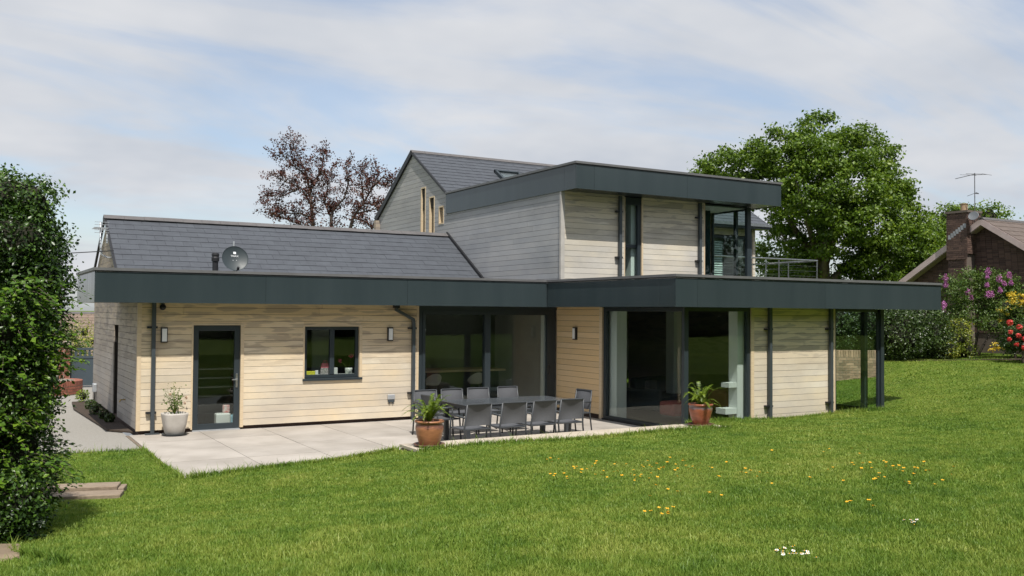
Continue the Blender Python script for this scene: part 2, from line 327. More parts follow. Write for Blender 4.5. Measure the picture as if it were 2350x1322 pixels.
for k0, k1, dens, hh, ww in ((3.2, 6.5, 9500, .034, .0028), (6.5, 9.5, 6200, .028, .0036), (9.5, 14, 3400, .022, .0050), (14, 21, 1400, .020, .008), (21, 40, 450, .022, .015)):
    area = .62*2*(k1**2-k0**2)/2*1.18; n = int(area*dens)
    k = np.sqrt(rg.uniform(k0**2, k1**2, n)); u = rg.uniform(-.68, .68, n)
    x = CP[0]+math.cos(yw)*k+Rv[0]*u*k; y = CP[1]+math.sin(yw)*k+Rv[1]*u*k
    ok = in_lawn(x, y); x, y, k = x[ok], y[ok], k[ok]
    BV.append(np.stack([x, y, np.full(len(x), hh), np.full(len(x), ww)], -1))
# a fringe of longer blades along the patio edge, the curb, the sleepers and the slab
fr = []
for (xa, ya, xb, yb, n) in ((-.15, -5.44, 3.1, -5.46, 3600), (3.15, -6.13, 9.6, -6.13, 5200), (9.65, -4.79, 15.7, -4.79, 3600), (-.19, -5.4, -.19, -1.85, 1500), (-2.6, -10.3, -2.2, -11.6, 1500), (-2.3, -1.84, -.2, -1.84, 500)):
    t = rg.uniform(0, 1, n); fr.append(np.stack([xa+(xb-xa)*t+rg.normal(0, .012, n), ya+(yb-ya)*t-np.abs(rg.normal(0, .05, n)), rg.uniform(.04, .085, n), np.full(n, .005)], -1))
BV = np.concatenate(BV+fr); n = len(BV); x, y = BV[:, 0], BV[:, 1]
h = BV[:, 2]*rg.uniform(.55, 1.35, n)*(.75+.5*patch(x, y)); wd = BV[:, 3]*rg.uniform(.7, 1.3, n)
tall = rg.uniform(0, 1, n) < .05; h = np.where(tall, h*1.9, h); wd = np.where(tall, wd*.8, wd)
z = zl(x, y); an = rg.uniform(0, 2*np.pi, n); ln = rg.uniform(.1, .95, n)*h; la = rg.uniform(0, 2*np.pi, n)
dx, dy = np.cos(an)*wd, np.sin(an)*wd; lx, ly = np.cos(la)*ln, np.sin(la)*ln
V = np.empty((n, 5, 3)); 
V[:, 0] = np.stack([x-dx, y-dy, z-.01], -1); V[:, 1] = np.stack([x+dx, y+dy, z-.01], -1)
V[:, 2] = np.stack([x+dx*.8+lx*.35, y+dy*.8+ly*.35, z+h*.6], -1); V[:, 3] = np.stack([x-dx*.8+lx*.35, y-dy*.8+ly*.35, z+h*.6], -1)
V[:, 4] = np.stack([x+lx, y+ly, z+h], -1)
near = (np.hypot(x-CP[0], y-CP[1]) < 13); b5 = np.arange(n)*5
T = np.concatenate([np.stack([b5, b5+1, b5+2], -1), np.stack([b5, b5+2, b5+3], -1), np.stack([b5+3, b5+2, b5+4], -1)])
link('grass', npmesh('grass', V.reshape(-1, 3), T, m_grass), kind='stuff', label='short mown grass blades covering the lawn')
# ---------------------------------------------------------------- paving at the left of the house
mb = MB(); mb.box(-8, -.17, -1.78, 7.42, -.3, -.015); mb.box(-8, 4, 7.42, 30, -.3, -.015); mb.build('path', m_path, kind='structure', label='grey aggregate path beside the timber end wall')
mb = MB(); mb.prism([(-.42, .9, 0), (-.03, .3, 0), (-.03, 7.3, 0), (-.50, 7.3, 0), (-.62, 5.5, 0)], (0, 0, .03)); mb.build('flower_bed', m_soil, kind='structure', label='narrow strip of bare soil at the foot of the end wall')

# ---------------------------------------------------------------- patio
pat = empty('patio', (0, 0, 0), label='pale grey slab patio in front of the house', kind='structure')
mb = MB(); mb.box(-.15, 9.66, -5.4, -.0, -.25, -.012); mb.box(-.2, -.152, -5.42, -.0, -.25, -.004); mb.build('patio_base', m_joint, pat)
sx_ = [-.145]+[1.17+1.25*i for i in range(7)]+[9.66]; sy_ = [-5.39, -4.95, -3.70, -2.45, -1.2, -.0]
su = MB(); su.box(0, 1, 0, 1, -.03, 0); sme = su.mesh('slab', m_slab)
for i in range(len(sx_)-1):
    for j in range(len(sy_)-1):
        g_ = .0055
        link('slab', sme, pat, (sx_[i]+g_, sy_[j]+g_, random.uniform(-.0015, .0015)), (0, 0, 0), (sx_[i+1]-sx_[i]-2*g_, sy_[j+1]-sy_[j]-2*g_, 1))
curb = empty('raised_curb', (0, 0, 0), label='raised stone coping along the front of the patio under the two fern pots', kind='structure')
cs = [3.15, 4.43, 5.71, 6.99, 8.27, 9.56]
for i in range(5):
    mb = MB(); mb.box(cs[i]+.003, cs[i+1]-.003, -6.1, -5.4, .25, .3); mb.build('coping_slab', m_curb, curb, bevel=.006)
mb = MB(); mb.prism([(2.93, -5.43, 0), (3.19, -5.43, .249), (9.56, -5.43, .249), (9.56, -5.43, -.2), (2.93, -5.43, -.2)], (0, -.64, 0)); mb.build('curb_body', m_curbs, curb)

# ---------------------------------------------------------------- house
house = empty('house', (0, 0, 0), label='timber clad modern house with dark flat roof fascias and slate roofs', cat='house')
class Fr:      # a wall plane: s along the wall, d outward, z up
    def __init__(s, ax, v, out): s.ax, s.v, s.out = ax, v, out
    def P(s, a, d, z): return (a, s.v+s.out*d, z) if s.ax == 'y' else (s.v+s.out*d, a, z)
def bx(mb, f, s0, s1, d0, d1, z0, z1, mi=0):
    a = f.P(s0, d0, z0); b = f.P(s1, d1, z1); return mb.box(a[0], b[0], a[1], b[1], a[2], b[2], mi)
FL = Fr('y', 0, -1); FE = Fr('x', 0, -1); FS = Fr('x', 9.68, -1); FF = Fr('y', -4.72, -1); FU = Fr('y', -.99, -1); FG = Fr('x', 9.16, -1); FR = Fr('x', 15.75, 1); FUR = Fr('x', 15.2, 1); FW = Fr('y', 5.05, -1)
def clip(poly, axis_, val, keep_gt):
    out = []
    for i in range(len(poly)):
        a, b = poly[i], poly[(i+1) % len(poly)]; ia = (a[axis_] > val) == keep_gt; ib = (b[axis_] > val) == keep_gt
        if ia: out.append(a)
        if ia != ib:
            t = (val-a[axis_])/(b[axis_]-a[axis_]); out.append((a[0]+(b[0]-a[0])*t, a[1]+(b[1]-a[1])*t))
    return out
def area(p): return abs(sum(p[i][0]*p[(i+1) % len(p)][1]-p[(i+1) % len(p)][0]*p[i][1] for i in range(len(p))))/2
def clad(f, poly, ops, mat, pitch=.1335, z0=None, lens=(2.6, 4.8), parts=True, back=.2, lab=None, rs=1, zoff=0.0):
    rr = random.Random(rs); wall = MB(); joined = MB()
    Z0 = min(p[1] for p in poly) if z0 is None else z0; Z1 = max(p[1] for p in poly); z = Z0
    wo = bpy.data.objects.new('wall', None); pieces = []
    while z < Z1-.01:
        row = clip(clip(poly, 1, z, True), 1, z+pitch, False)
        if len(row) > 2 and area(row) > .002:
            a, b = min(p[0] for p in row), max(p[0] for p in row)
            br = sorted({a, b}|{q for o in ops if o[2] < z+pitch-.004 and o[3] > z+.004 for q in o[:2] if a < q < b})
            segs = []
            for s0, s1 in zip(br[:-1], br[1:]):
                if s1-s0 < .004: continue
                zr = [(z, z+pitch)]
                for o in ops:
                    if o[0] < (s0+s1)/2 < o[1]:
                        nz = []
                        for c, d in zr:
                            if o[3] <= c or o[2] >= d: nz.append((c, d)); continue
                            if o[2] > c+.004: nz.append((c, o[2]))
                            if o[3] < d-.004: nz.append((o[3], d))
                        zr = nz
                for q in zr:
                    if segs and segs[-1][2] == q and abs(segs[-1][1]-s0) < 1e-6: segs[-1] = (segs[-1][0], s1, q)
                    else: segs.append((s0, s1, q))
            for s0, s1, (c, d) in segs:
                pg = clip(clip(clip(clip(row, 0, s0, True), 0, s1, False), 1, c, True), 1, d, False)
                if len(pg) < 3: continue
                wall.prism([f.P(p[0], -.022, p[1]) for p in pg], Vector(f.P(0, -back, 0))-Vector(f.P(0, -.022, 0)))
                cuts = [s0]; 
                if s1-s0 > lens[1]:
                    c_ = s0+rr.uniform(.6, lens[1])
                    while c_ < s1-.6: cuts.append(c_); c_ += rr.uniform(*lens)
                cuts.append(s1)
                for e0, e1 in zip(cuts[:-1], cuts[1:]):
                    e0 += .0025 if e0 > s0 else 0; e1 -= .0025 if e1 < s1 else 0
                    top = d-.0065 if abs(d-(z+pitch)) < .004 else d
                    pb = clip(clip(clip(clip(pg, 0, e0, True), 0, e1, False), 1, c, True), 1, top, False)
                    if len(pb) > 2 and area(pb) > .0008: pieces.append(pb)
        z += pitch
    wo = wall.build('wall', m_back, house)
    if lab: wo['label'] = lab
    for pb in pieces:
        tg = MB() if parts else joined
        dpt = rr.uniform(0, .0025)
        tg.prism([f.P(p[0], -.021, p[1]) for p in pb], Vector(f.P(0, dpt, 0))-Vector(f.P(0, -.021, 0)))
        if parts: tg.build('board', mat, wo)
    if not parts: joined.build('board_cladding', mat, wo, kind='stuff')
    return wo
def H(s0, s1, z0, z1): return [(s0, z0), (s1, z0), (s1, z1), (s0, z1)]
clad(FL, H(.0, 5.92, .07, 2.6), [(1.02, 1.98, 0, 2.13), (3.29, 4.58, .95, 2.11)], m_bl, lab='sunny garden wall of pale larch boards', rs=2)
sl_ = .64
clad(FE, [(0.02, .08), (7.35, .08), (7.35, 3.2), (5.0, 4.58), (2.85, 3.2), (2.65, 3.1), (2.65, 2.56), (0.02, 2.56)], [(2.78, 3.48, 0, 2.08)], m_be, lab='shaded grey end wall of weathered boards', rs=3)
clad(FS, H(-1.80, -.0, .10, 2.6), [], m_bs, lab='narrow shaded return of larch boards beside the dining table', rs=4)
clad(FF, H(11.62, 14.12, .0, 2.6), [], m_br, lab='garden wall of pale larch boards between two glazed corners', rs=5)
clad(FU, H(9.18, 15.2, 3.1, 5.3), [(11.0, 11.55, 0, 5.3), (13.6, 15.3, 0, 5.3)], m_bf, lab='first floor garden wall of boards under the deep fascia', rs=6)
clad(FG, [(-.97, 3.1), (10.37, 3.1), (10.37, 5.55), (7.58, 7.42), (5.12, 5.86), (5.1, 5.3), (-.97, 5.3)], [(6.58, 6.89, 4.7, 6.23), (5.95, 6.29, 4.7, 5.88), (5.32, 5.62, 5.03, 5.53)], m_bu, lab='silver grey boarded side wall with three slot windows', pitch=.1335, rs=8, lens=(3.2, 5.4))
clad(FW, H(15.3, 21.45, 3.1, 5.46), [(16.0, 21.35, 0, 5.2)], m_bf, parts=False, lab='boarded wall of the rear wing facing the roof terrace', rs=9)
# plinths of brick
for q in ((.03, 5.92, .05, .2, -.1, .10), (.05, .2, .2, 7.35, -.1, .08), (9.73, 9.9, -1.8, 0, -.1, .10), (11.62, 14.1, -4.66, -4.5, -.2, .02)): mb = MB(); mb.box(*q); mb.build('plinth', m_brickd, house)
# corner and reveal trims
def trim(f, s0, s1, d0, d1, z0, z1, m=m_trim): mb = MB(); bx(mb, f, s0, s1, d0, d1, z0, z1); return mb.build('corner_trim', m, house)
trim(FL, -.022, .055, -.02, .012, .07, 2.555); trim(FE, -.0, .045, -.02, .022, .07, 2.555)
trim(FL, 5.90, 5.955, -.12, .008, .03, 2.555)
trim(FS, -1.90, -1.80, -.1, .008, .0, 2.555); trim(FF, 11.535, 11.625, -.1, .008, .05, 2.555); trim(FF, 14.10, 14.145, -.1, .008, .05, 2.555)
trim(FU, 9.13, 9.235, -.05, .012, 3.1, 5.283, m_trimg); trim(FG, -.99, -.93, -.02, .028, 3.1, 5.283, m_trimg)
trim(FU, 11.0, 11.02, -.12, .006, 3.1, 5.28); trim(FU, 11.535, 11.58, -.12, .006, 3.1, 5.28); trim(FU, 13.575, 13.61, -.12, .006, 3.1, 5.28)
for s0, s1, z0, z1 in ((6.58, 6.89, 4.7, 6.23), (5.95, 6.29, 4.7, 5.88), (5.32, 5.62, 5.03, 5.53)):
    mb = MB(); bx(mb, FG, s0-.02, s0+.022, -.16, .012, z0-.02, z1+.02); bx(mb, FG, s1-.022, s1+.02, -.16, .012, z0-.02, z1+.02); bx(mb, FG, s0+.022, s1-.022, -.16, .012, z1-.02, z1+.02); bx(mb, FG, s0+.022, s1-.022, -.16, .012, z0-.02, z0+.02)
    wv = mb.build('slot_window', m_trim, house); mb = MB(); bx(mb, FG, s0+.02, s1-.02, -.17, -.15, z0, z1); mb.build('pane', m_glass, wv)
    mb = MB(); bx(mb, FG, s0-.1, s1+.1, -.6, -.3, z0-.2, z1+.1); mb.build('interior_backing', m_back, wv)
# windows and doors
def glaze(name, f, s0, s1, z0, z1, fw=.07, d=-.05, th=.07, mull=(), trans=(), m=m_anth, gm=m_glass, sill=0, lab=None):
    mb = MB(); bx(mb, f, s0, s0+fw, d-th, d, z0, z1); bx(mb, f, s1-fw, s1, d-th, d, z0, z1); bx(mb, f, s0+fw, s1-fw, d-th, d, z1-fw, z1); bx(mb, f, s0+fw, s1-fw, d-th, d, z0, z0+fw)
    for a, b in mull: bx(mb, f, a, b, d-th, d+.012, z0+fw, z1-fw)
    for a, b in trans: bx(mb, f, s0+fw, s1-fw, d-th, d+.006, a, b)
    o = mb.build(name, m, house, bevel=.004)
    if lab: o['label'] = lab
    ed = [s0+fw]+[q for ab in mull for q in ab]+[s1-fw]
    zed = [z0+fw]+[q for ab in trans for q in ab]+[z1-fw]
    for i in range(0, len(ed), 2):
        for j in range(0, len(zed), 2):
            pb = MB(); bx(pb, f, ed[i]-.01, ed[i+1]+.01, d-th*.5-.006, d-th*.5, zed[j]-.01, zed[j+1]+.01); pb.build('pane', gm, o)
    if sill:
        sb = MB(); bx(sb, f, s0-.05, s1+.05, -.06, .055, z0-.055, z0-.005); sb.build('sill', m, o, bevel=.004)
    return o
dr = glaze('door', FL, 1.03, 1.97, .02, 2.12, fw=.115, d=-.045, lab='dark framed glazed back door')
mb = MB(); bx(mb, FL, 1.885, 1.925, -.045, -.028, .85, 1.13); bx(mb, FL, 1.80, 1.915, -.02, .005, 1.0, 1.022); bx(mb, FL, 1.893, 1.915, -.028, .0, .995, 1.025); mb.build('handle', m_steel, dr, bevel=.004)
mb = MB(); bx(mb, FL, 1.03, 1.97, -.12, .02, -.01, .02); mb.build('threshold', m_galv, dr)
for a, b in ((1.0, 1.03), (1.97, 2.035)): trim(FL, a, b, -.16, .012, .04, 2.16)
trim(FL, 1.03, 1.97, -.16, .012, 2.12, 2.15)
wn = glaze('window', FL, 3.31, 4.54, .99, 2.09, fw=.07, d=-.06, mull=((3.885, 3.985),), lab='square two light kitchen window with things on its sill')
mb = MB(); bx(mb, FL, 3.27, 4.60, -.06, .045, .935, .985); mb.build('sill', m_anth, wn, bevel=.004)
for a, b in ((3.28, 3.31), (4.54, 4.60)): trim(FL, a, b, -.16, .010, .985, 2.12)
trim(FL, 3.31, 4.54, -.16, .010, 2.09, 2.12)
sd = glaze('sliding_door', FL, 5.96, 9.655, .0, 2.555, fw=.10, d=-.03, th=.12, mull=((7.68, 7.83),), lab='wide dark framed sliding door behind the dining table')
mb = MB(); bx(mb, FL, 6.06, 9.555, -.09, -.022, 2.36, 2.455); bx(mb, FL, 9.41, 9.555, -.09, -.015, .1, 2.36); bx(mb, FL, 6.06, 6.13, -.09, -.015, .1, 2.36); mb.build('sash', m_anth, sd)
mb = MB(); mb.tube([(9.47, .03, 1.15), (9.44, -.06, 1.13), (9.42, -.10, 1.05), (9.42, -.10, .98), (9.44, -.06, .90), (9.47, .03, .88)], .012, 8); mb.build('handle', m_dark, sd, smooth=True)
c1 = glaze('corner_glazing', FS, -4.71, -1.93, .0, 2.555, fw=.09, d=-.02, th=.1, lab='tall glass side of the living room corner facing the patio')
mb = MB(); bx(mb, FS, -4.6, -1.93, -.12, .03, -.02, .03); mb.build('threshold', m_dark, c1)
c2 = glaze('corner_glazing', FF, 9.74, 11.535, .0, 2.555, fw=.08, d=-.02, th=.1, lab='tall glass front of the living room corner above the lawn')
mb = MB(); mb.box(9.67, 9.78, -4.745, -4.66, 0, 2.555); mb.build('corner_post', m_anth, house, bevel=.004)
c3 = glaze('corner_glazing', FF, 14.145, 15.75, .05, 2.555, fw=.06, d=-.02, th=.1, gm=m_glassu, lab='glass front of the right hand corner window')
c4 = glaze('corner_glazing', FR, -4.70, -2.4, .05, 2.555, fw=.05, d=-.02, th=.1, mull=((-4.33, -4.21),), gm=m_glassu, lab='glass side of the right hand corner window')
mb = MB(); mb.box(15.69, 15.80, -4.75, -4.66, 0, 2.555); mb.build('corner_post', m_anth, house, bevel=.004)
u1 = glaze('window', FU, 11.02, 11.535, 3.15, 5.28, fw=.05, d=-.09, trans=((4.04, 4.12),), gm=m_glassu, lab='tall slim first floor window between boards')
mb = MB(); bx(mb, FU, 11.02, 11.535, -.1, -.02, 5.10, 5.28); bx(mb, FU, 11.43, 11.535, -.1, -.03, 3.1, 5.1); mb.build('head_panel', m_anth, u1)
u2 = glaze('corner_glazing', FU, 13.61, 15.16, 3.1, 5.28, fw=.035, d=-.03, gm=m_glassu, lab='first floor glass corner seen from the front')
u3 = glaze('corner_glazing', FUR, -.96, .40, 3.1, 5.24, fw=.04, d=-.02, mull=((-.56, -.46),), gm=m_glassu, lab='first floor glass corner return')
mb = MB(); mb.box(15.10, 15.235, -1.0, -.90, 3.1, 5.28); mb.build('corner_post', m_anth, house, bevel=.004)
mb = MB(); bx(mb, FE, 2.80, 3.46, -.14, -.10, .0, 2.06); sdoor = mb.build('door', M('brown_side_door', (.035, .024, .014), (.03, .02, .012), 3, .6), house, label='brown recessed side door in the end wall')
rw = glaze('window', FW, 16.05, 21.3, 3.15, 5.17, fw=.09, d=-.04, mull=((18.2, 18.3),), gm=m_glassu, lab='wide rear wing window with a slatted blind')
bl_ = MB()
for i in range(22): bl_.prism([(18.9, 5.22, 3.2+i*.082), (18.9, 5.27, 3.265+i*.082), (18.9, 5.275, 3.262+i*.082), (18.9, 5.225, 3.197+i*.082)], (1.15, 0, 0))
bl_.build('blind', m_white, rw)
mb = MB(); mb.box(15.4, 21.3, 6.5, 6.6, 3.1, 5.5); mb.build('room_wall', m_plaster, house)

# flat roofs
mb = MB(); mb.box(-.83, 9.03, -.58, 2.66, 2.60, 3.12); mb.box(9.03, 15.78, -5.23, 2.66, 2.60, 3.12); mb.box(15.78, 17.17, -5.23, -4.87, 2.60, 3.12); mb.box(15.0, 20.7, 1.40, 5.04, 2.6, 3.12); mb.build('flat_roof', m_membr, house)
mb = MB(); mb.box(-.85, 9.01, -.60, -.0, 2.562, 2.598); mb.box(-.85, -.0, 0, 2.54, 2.562, 2.598); mb.box(9.01, 9.68, -5.25, -.60, 2.562, 2.598); mb.box(9.01, 15.79, -5.25, -4.70, 2.562, 2.598); mb.box(15.79, 17.19, -5.25, -4.87, 2.562, 2.598); mb.box(15.7, 15.8, -4.70, -4.3, 2.562, 2.598); mb.build('soffit', m_soff, house)
mb = MB(); mb.box(9.15, 15.66, -1.61, 5.1, 5.34, 5.86); mb.build('flat_roof', m_membr, house)
mb = MB(); mb.box(9.14, 15.67, -1.62, -.99, 5.30, 5.338); mb.box(15.2, 15.67, -.99, 5.1, 5.30, 5.338); mb.build('soffit', m_soff, house)
def fascia(f, cuts, zb, zt, lab):
    o = MB(); bx(o, f, cuts[0]-(.02), cuts[-1]+.02, -.03, .028, zt-.052, zt); bx(o, f, cuts[0], cuts[-1], -.02, .004, zt-.075, zt-.052, 1)
    r = o.build('fascia', [m_cap, m_dark], house); r['label'] = lab
    for a, b in zip(cuts[:-1], cuts[1:]):
        p = MB(); bx(p, f, a+.0025, b-.0025, -.03, 0, zb, zt-.077); p.build('fascia_panel', m_panel, r)
fascia(Fr('y', -.61, -1), [-.86, 2.3, 5.4, 8.998], 2.556, 3.198, 'long dark fascia of the low left roof')
fascia(Fr('x', -.86, -1), [-.58, 2.55], 2.556, 3.198, 'left end return of the low roof fascia')
fascia(Fr('x', 9.0, -1), [-5.23, -4.78, -.62], 2.556, 3.198, 'shaded fascia return that steps forward over the patio')
fascia(Fr('y', -5.26, -1), [9.0, 9.55, 13.2, 17.2], 2.556, 3.198, 'long dark fascia over the right hand block')
fascia(Fr('x', 15.80, 1), [-4.28, 1.4], 2.556, 3.198, 'set-back right edge of the low roof')
fascia(Fr('y', -4.85, 1), [15.82, 17.18], 2.556, 3.198, 'back face of the projecting fascia fin')
fascia(Fr('x', 17.2, 1), [-5.23, -4.85], 2.556, 3.198, 'far right return of the low fascia')
fascia(Fr('y', -1.638, -1), [9.117, 9.63, 12.44, 15.69], 5.284, 5.915, 'front fascia of the upper flat roof')
fascia(Fr('x', 9.117, -1), [-1.61, -1.15, 5.1], 5.284, 5.915, 'side fascia of the upper flat roof')
fascia(Fr('x', 15.69, 1), [-1.61, 5.1], 5.284, 5.915, 'right hand return of the upper fascia')
mb = MB(); mb.box(15.75, 20.6, 1.45, 5.0, 0, 2.6); mb.box(20.6, 20.65, 1.45, 5.0, 2.6, 3.2); mb.box(15.75, 20.65, 1.40, 1.45, 2.6, 3.2); mb.build('terrace_block', m_be, house)
# pitched slate roofs
def slope_slates(parent, xa, xb, ye, ze, yr, zr, gauge, wd, parts, rs=1):
    L = math.hypot(yr-ye, zr-ze); ang = math.atan2(zr-ze, yr-ye); rr = random.Random(rs)
    nrow = int(L/gauge)+1; um = MB(); um.box(0, 1, 0, gauge*1.35, -.0045, .0045); sm = um.mesh('slate', m_slate); J = MB()
    for r in range(nrow):
        d0 = r*gauge; dl = min(gauge*1.30, L-d0)
        off = (wd*.5 if r % 2 else 0); x = xa-off
        while x < xb-.01:
            a = max(x, xa)+.002; b = min(x+wd, xb)-.002; x += wd
            if b-a < .03: continue
            lift = .020+rr.uniform(-.0015, .002); tl = .016/gauge
            y = ye+math.cos(ang)*d0-math.sin(ang)*lift; z = ze+math.sin(ang)*d0+math.cos(ang)*lift
            if parts: link('slate', sm, parent, (a, y, z), (ang-.034+rr.uniform(-.003, .003), 0, 0), (b-a, dl/(gauge*1.35), 1))
            else:
                c, s = math.cos(ang-.045), math.sin(ang-.045)
                q = [(0, -.0045), (dl, -.0045), (dl, .0045), (0, .0045)]
                J.prism([(a, y+c*u-s*v, z+s*u+c*v) for u, v in q], (b-a, 0, 0))
    if not parts: J.build('slate_courses', m_slate, parent, kind='stuff')
lr = MB(); lr.prism([(.03, 2.62, 3.12), (.03, 5.0, 4.60), (.03, 7.42, 3.12)], (9.11, 0, 0)); lro = lr.build('roof', m_back, house, label='low slate roof behind the long left fascia')
slope_slates(lro, -.07, 9.12, 2.64, 3.14, 5.0, 4.63, .245, .41, True)
mb = MB(); x = -.09
rt = MB()
for i in range(9):
    a = math.pi*i/8; rt.v.append((0, -.13*math.cos(a), .075*math.sin(a)))
rt.v = []; rt.add([(0, -.15, -.075), (0, 0, .02), (0, .15, -.075), (0, .14, -.09), (0, 0, .0), (0, -.14, -.09), (1, -.15, -.075), (1, 0, .02), (1, .15, -.075), (1, .14, -.09), (1, 0, .0), (1, -.14, -.09)],
    [(0, 6, 7, 1), (1, 7, 8, 2), (2, 8, 9, 3), (3, 9, 10, 4), (4, 10, 11, 5), (5, 11, 6, 0), (0, 1, 4, 5), (1, 2, 3, 4), (6, 11, 10, 7), (7, 10, 9, 8)])
rtm = rt.mesh('ridge_tile', m_ridge)
i = 0
while x < 9.1: link('ridge_tile', rtm, lro, (x, 5.0, 4.685+random.uniform(-.003, .003)), (0, 0, 0), (min(.452, 9.13-x), 1, 1)); x += .456
mb = MB(); mb.prism([(-.085, 2.6, 3.16), (-.085, 2.6, 3.10), (-.085, 5.0, 4.60), (-.085, 5.0, 4.67)], (.05, 0, 0)); mb.build('verge', m_dark, lro); mb = MB(); mb.prism([(-.085, 7.45, 3.16), (-.085, 7.45, 3.08), (-.085, 5.0, 4.60), (-.085, 5.0, 4.67)], (.05, 0, 0)); mb.build('verge', m_dark, lro); mb = MB(); mb.prism([(9.10, 2.6, 3.15), (9.10, 2.6, 3.24), (9.10, 5.02, 4.75), (9.10, 5.02, 4.66)], (.05, 0, 0)); mb.build('verge', m_dark, lro)
gr_ = MB(); gr_.prism([(9.2, 4.66, 5.58), (9.2, 7.58, 7.42), (9.2, 10.42, 5.55)], (12.3, 0, 0)); gro = gr_.build('roof', m_back, house, label='tall gabled slate roof behind the upper flat roof')
slope_slates(gro, 9.14, 21.65, 4.64, 5.60, 7.58, 7.455, .235, .42, False, 5)
slope_slates(gro, 9.14, 21.65, 10.45, 5.60, 7.58, 7.455, .235, .42, False, 6) if False else None
mb = MB(); mb.prism([(9.14, 10.5, 5.58), (9.14, 7.58, 7.49), (9.14, 7.58, 7.46), (9.14, 10.5, 5.55)], (12.5, 0, 0)); mb.build('rear_slope', m_slate, gro)
x = 9.10
while x < 21.6: link('ridge_tile', rtm, gro, (x, 7.58, 7.505), (0, 0, 0), (.452, .8, 1)); x += .456
mb = MB(); mb.prism([(9.09, 10.55, 5.62), (9.09, 10.5, 5.44), (9.09, 7.58, 7.33), (9.09, 7.58, 7.52)], (.06, 0, 0)); mb.build('verge', m_dark, gro); mb = MB(); mb.prism([(9.10, 5.1, 5.93), (9.10, 5.13, 5.87), (9.10, 7.58, 7.40), (9.10, 7.58, 7.48)], (.05, 0, 0)); mb.build('verge', m_dark, gro); mb = MB(); mb.prism([(21.62, 4.6, 5.60), (21.62, 4.6, 5.54), (21.62, 7.58, 7.40), (21.62, 7.58, 7.48)], (.05, 0, 0)); mb.build('verge', m_dark, gro)
mb = MB(); mb.box(15.7, 21.7, 4.55, 5.08, 5.42, 5.56); mb.box(15.7, 21.72, 4.50, 4.60, 5.50, 5.60, 1); mb.build('gutter', [m_anth, m_steel], house)
# rooflight
mb = MB(); 
ang = math.atan2(7.455-5.6, 7.58-4.64); c, s = math.cos(ang), math.sin(ang)
def sp_(x, u, v): return (x, 4.64+c*u-s*v, 5.60+s*u+c*v)
for a, b, u0, u1 in ((11.6, 11.68, 1.2, 2.42), (12.42, 12.5, 1.2, 2.42), (11.6, 12.5, 2.36, 2.44)):
    mb.prism([sp_(a, u0, .0), sp_(a, u1, .0), sp_(a, u1, .12), sp_(a, u0, .12)], (b-a, 0, 0))
rl_ = mb.build('rooflight', m_anth, house, label='small roof window in the tall slate roof'); mb = MB(); mb.prism([sp_(11.69, 1.2, .08), sp_(11.69, 2.35, .08), sp_(11.69, 2.35, .09), sp_(11.69, 1.2, .09)], (.72, 0, 0)); mb.build('pane', m_glassu, rl_)
# rest of the shell
mb = MB()
mb.box(15.55, 15.75, -2.4, 1.45, 0, 2.6); mb.box(.2, 9.0, 7.2, 7.35, 0, 3.1); mb.box(9.0, 21.45, 10.2, 10.37, 0, 5.5); mb.box(21.3, 21.45, 5.05, 10.2, 0, 5.5); mb.box(15.0, 15.2, .42, 5.05, 3.1, 5.3)
mb.build('shell_wall', m_be, house)
mb = MB(); mb.prism([(21.3, 5.05, 5.5), (21.3, 10.3, 5.5), (21.3, 7.6, 7.3)], (.15, 0, 0)); mb.build('gable_end', m_be, house)
# interior shell: floors, ceilings, room walls
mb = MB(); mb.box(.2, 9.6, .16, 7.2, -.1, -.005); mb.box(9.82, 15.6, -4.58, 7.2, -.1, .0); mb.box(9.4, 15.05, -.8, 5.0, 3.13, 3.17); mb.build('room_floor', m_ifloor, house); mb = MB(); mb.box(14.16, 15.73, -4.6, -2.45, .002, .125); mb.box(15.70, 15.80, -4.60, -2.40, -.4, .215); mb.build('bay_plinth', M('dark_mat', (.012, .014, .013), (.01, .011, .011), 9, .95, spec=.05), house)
mb = MB(); mb.box(.2, 9.6, .2, 7.2, 2.50, 2.59); mb.box(9.82, 15.6, -4.56, 7.2, 2.54, 2.59); mb.box(9.4, 15.05, -.85, 5.0, 5.24, 5.29); mb.build('ceiling', m_white, house)
mb = MB(); mb.box(2.55, 2.65, .2, 7.2, 0, 2.5); mb.box(.2, 2.55, 3.2, 3.3, 0, 2.5); mb.box(5.75, 5.85, .4, 7.2, 0, 2.5); mb.box(2.65, 15.6, 5.6, 5.7, 0, 2.5); mb.box(9.9, 10.0, -.2, 3.5, 0, 2.5); mb.box(9.4, 15.0, 3.9, 4.0, 3.15, 5.24); mb.box(12.6, 12.7, -.85, 3.9, 3.15, 5.24); mb.build('room_wall', m_plaster, house)
mb = MB(); mb.box(9.84, 10.12, -2.25, -1.95, 0, 2.54); mb.box(11.30, 11.55, -4.56, -4.30, 0, 2.54); mb.box(12.4, 12.7, -1.2, -.9, 0, 2.54); mb.box(9.42, 9.56, .17, .32, 0, 2.5); mb.box(4.0, 4.5, 1.6, 1.7, .9, 2.5); mb.box(11.35, 11.52, -.8, -.55, 3.16, 5.24); mb.build('column', m_white, house)
mb = MB(); mb.box(11.08, 11.30, -4.54, -4.30, .86, .96); mb.box(10.98, 11.30, -4.54, -4.25, .30, .42); mb.build('shelf', m_white, house, label='two white floating shelves just inside the glass corner')
cu = MB()
pts = [(13.70+.022*i, -.50+.04*math.sin(i*1.3)) for i in range(24)]
for a, b in zip(pts[:-1], pts[1:]): cu.prism([(a[0], a[1], 3.18), (b[0], b[1], 3.18), (b[0], b[1]+.006, 3.18), (a[0], a[1]+.006, 3.18)], (0, 0, 2.0))
cu.build('curtain', M('dark_teal_curtain', (.03, .07, .075), (.02, .05, .055), 20, .9), house)
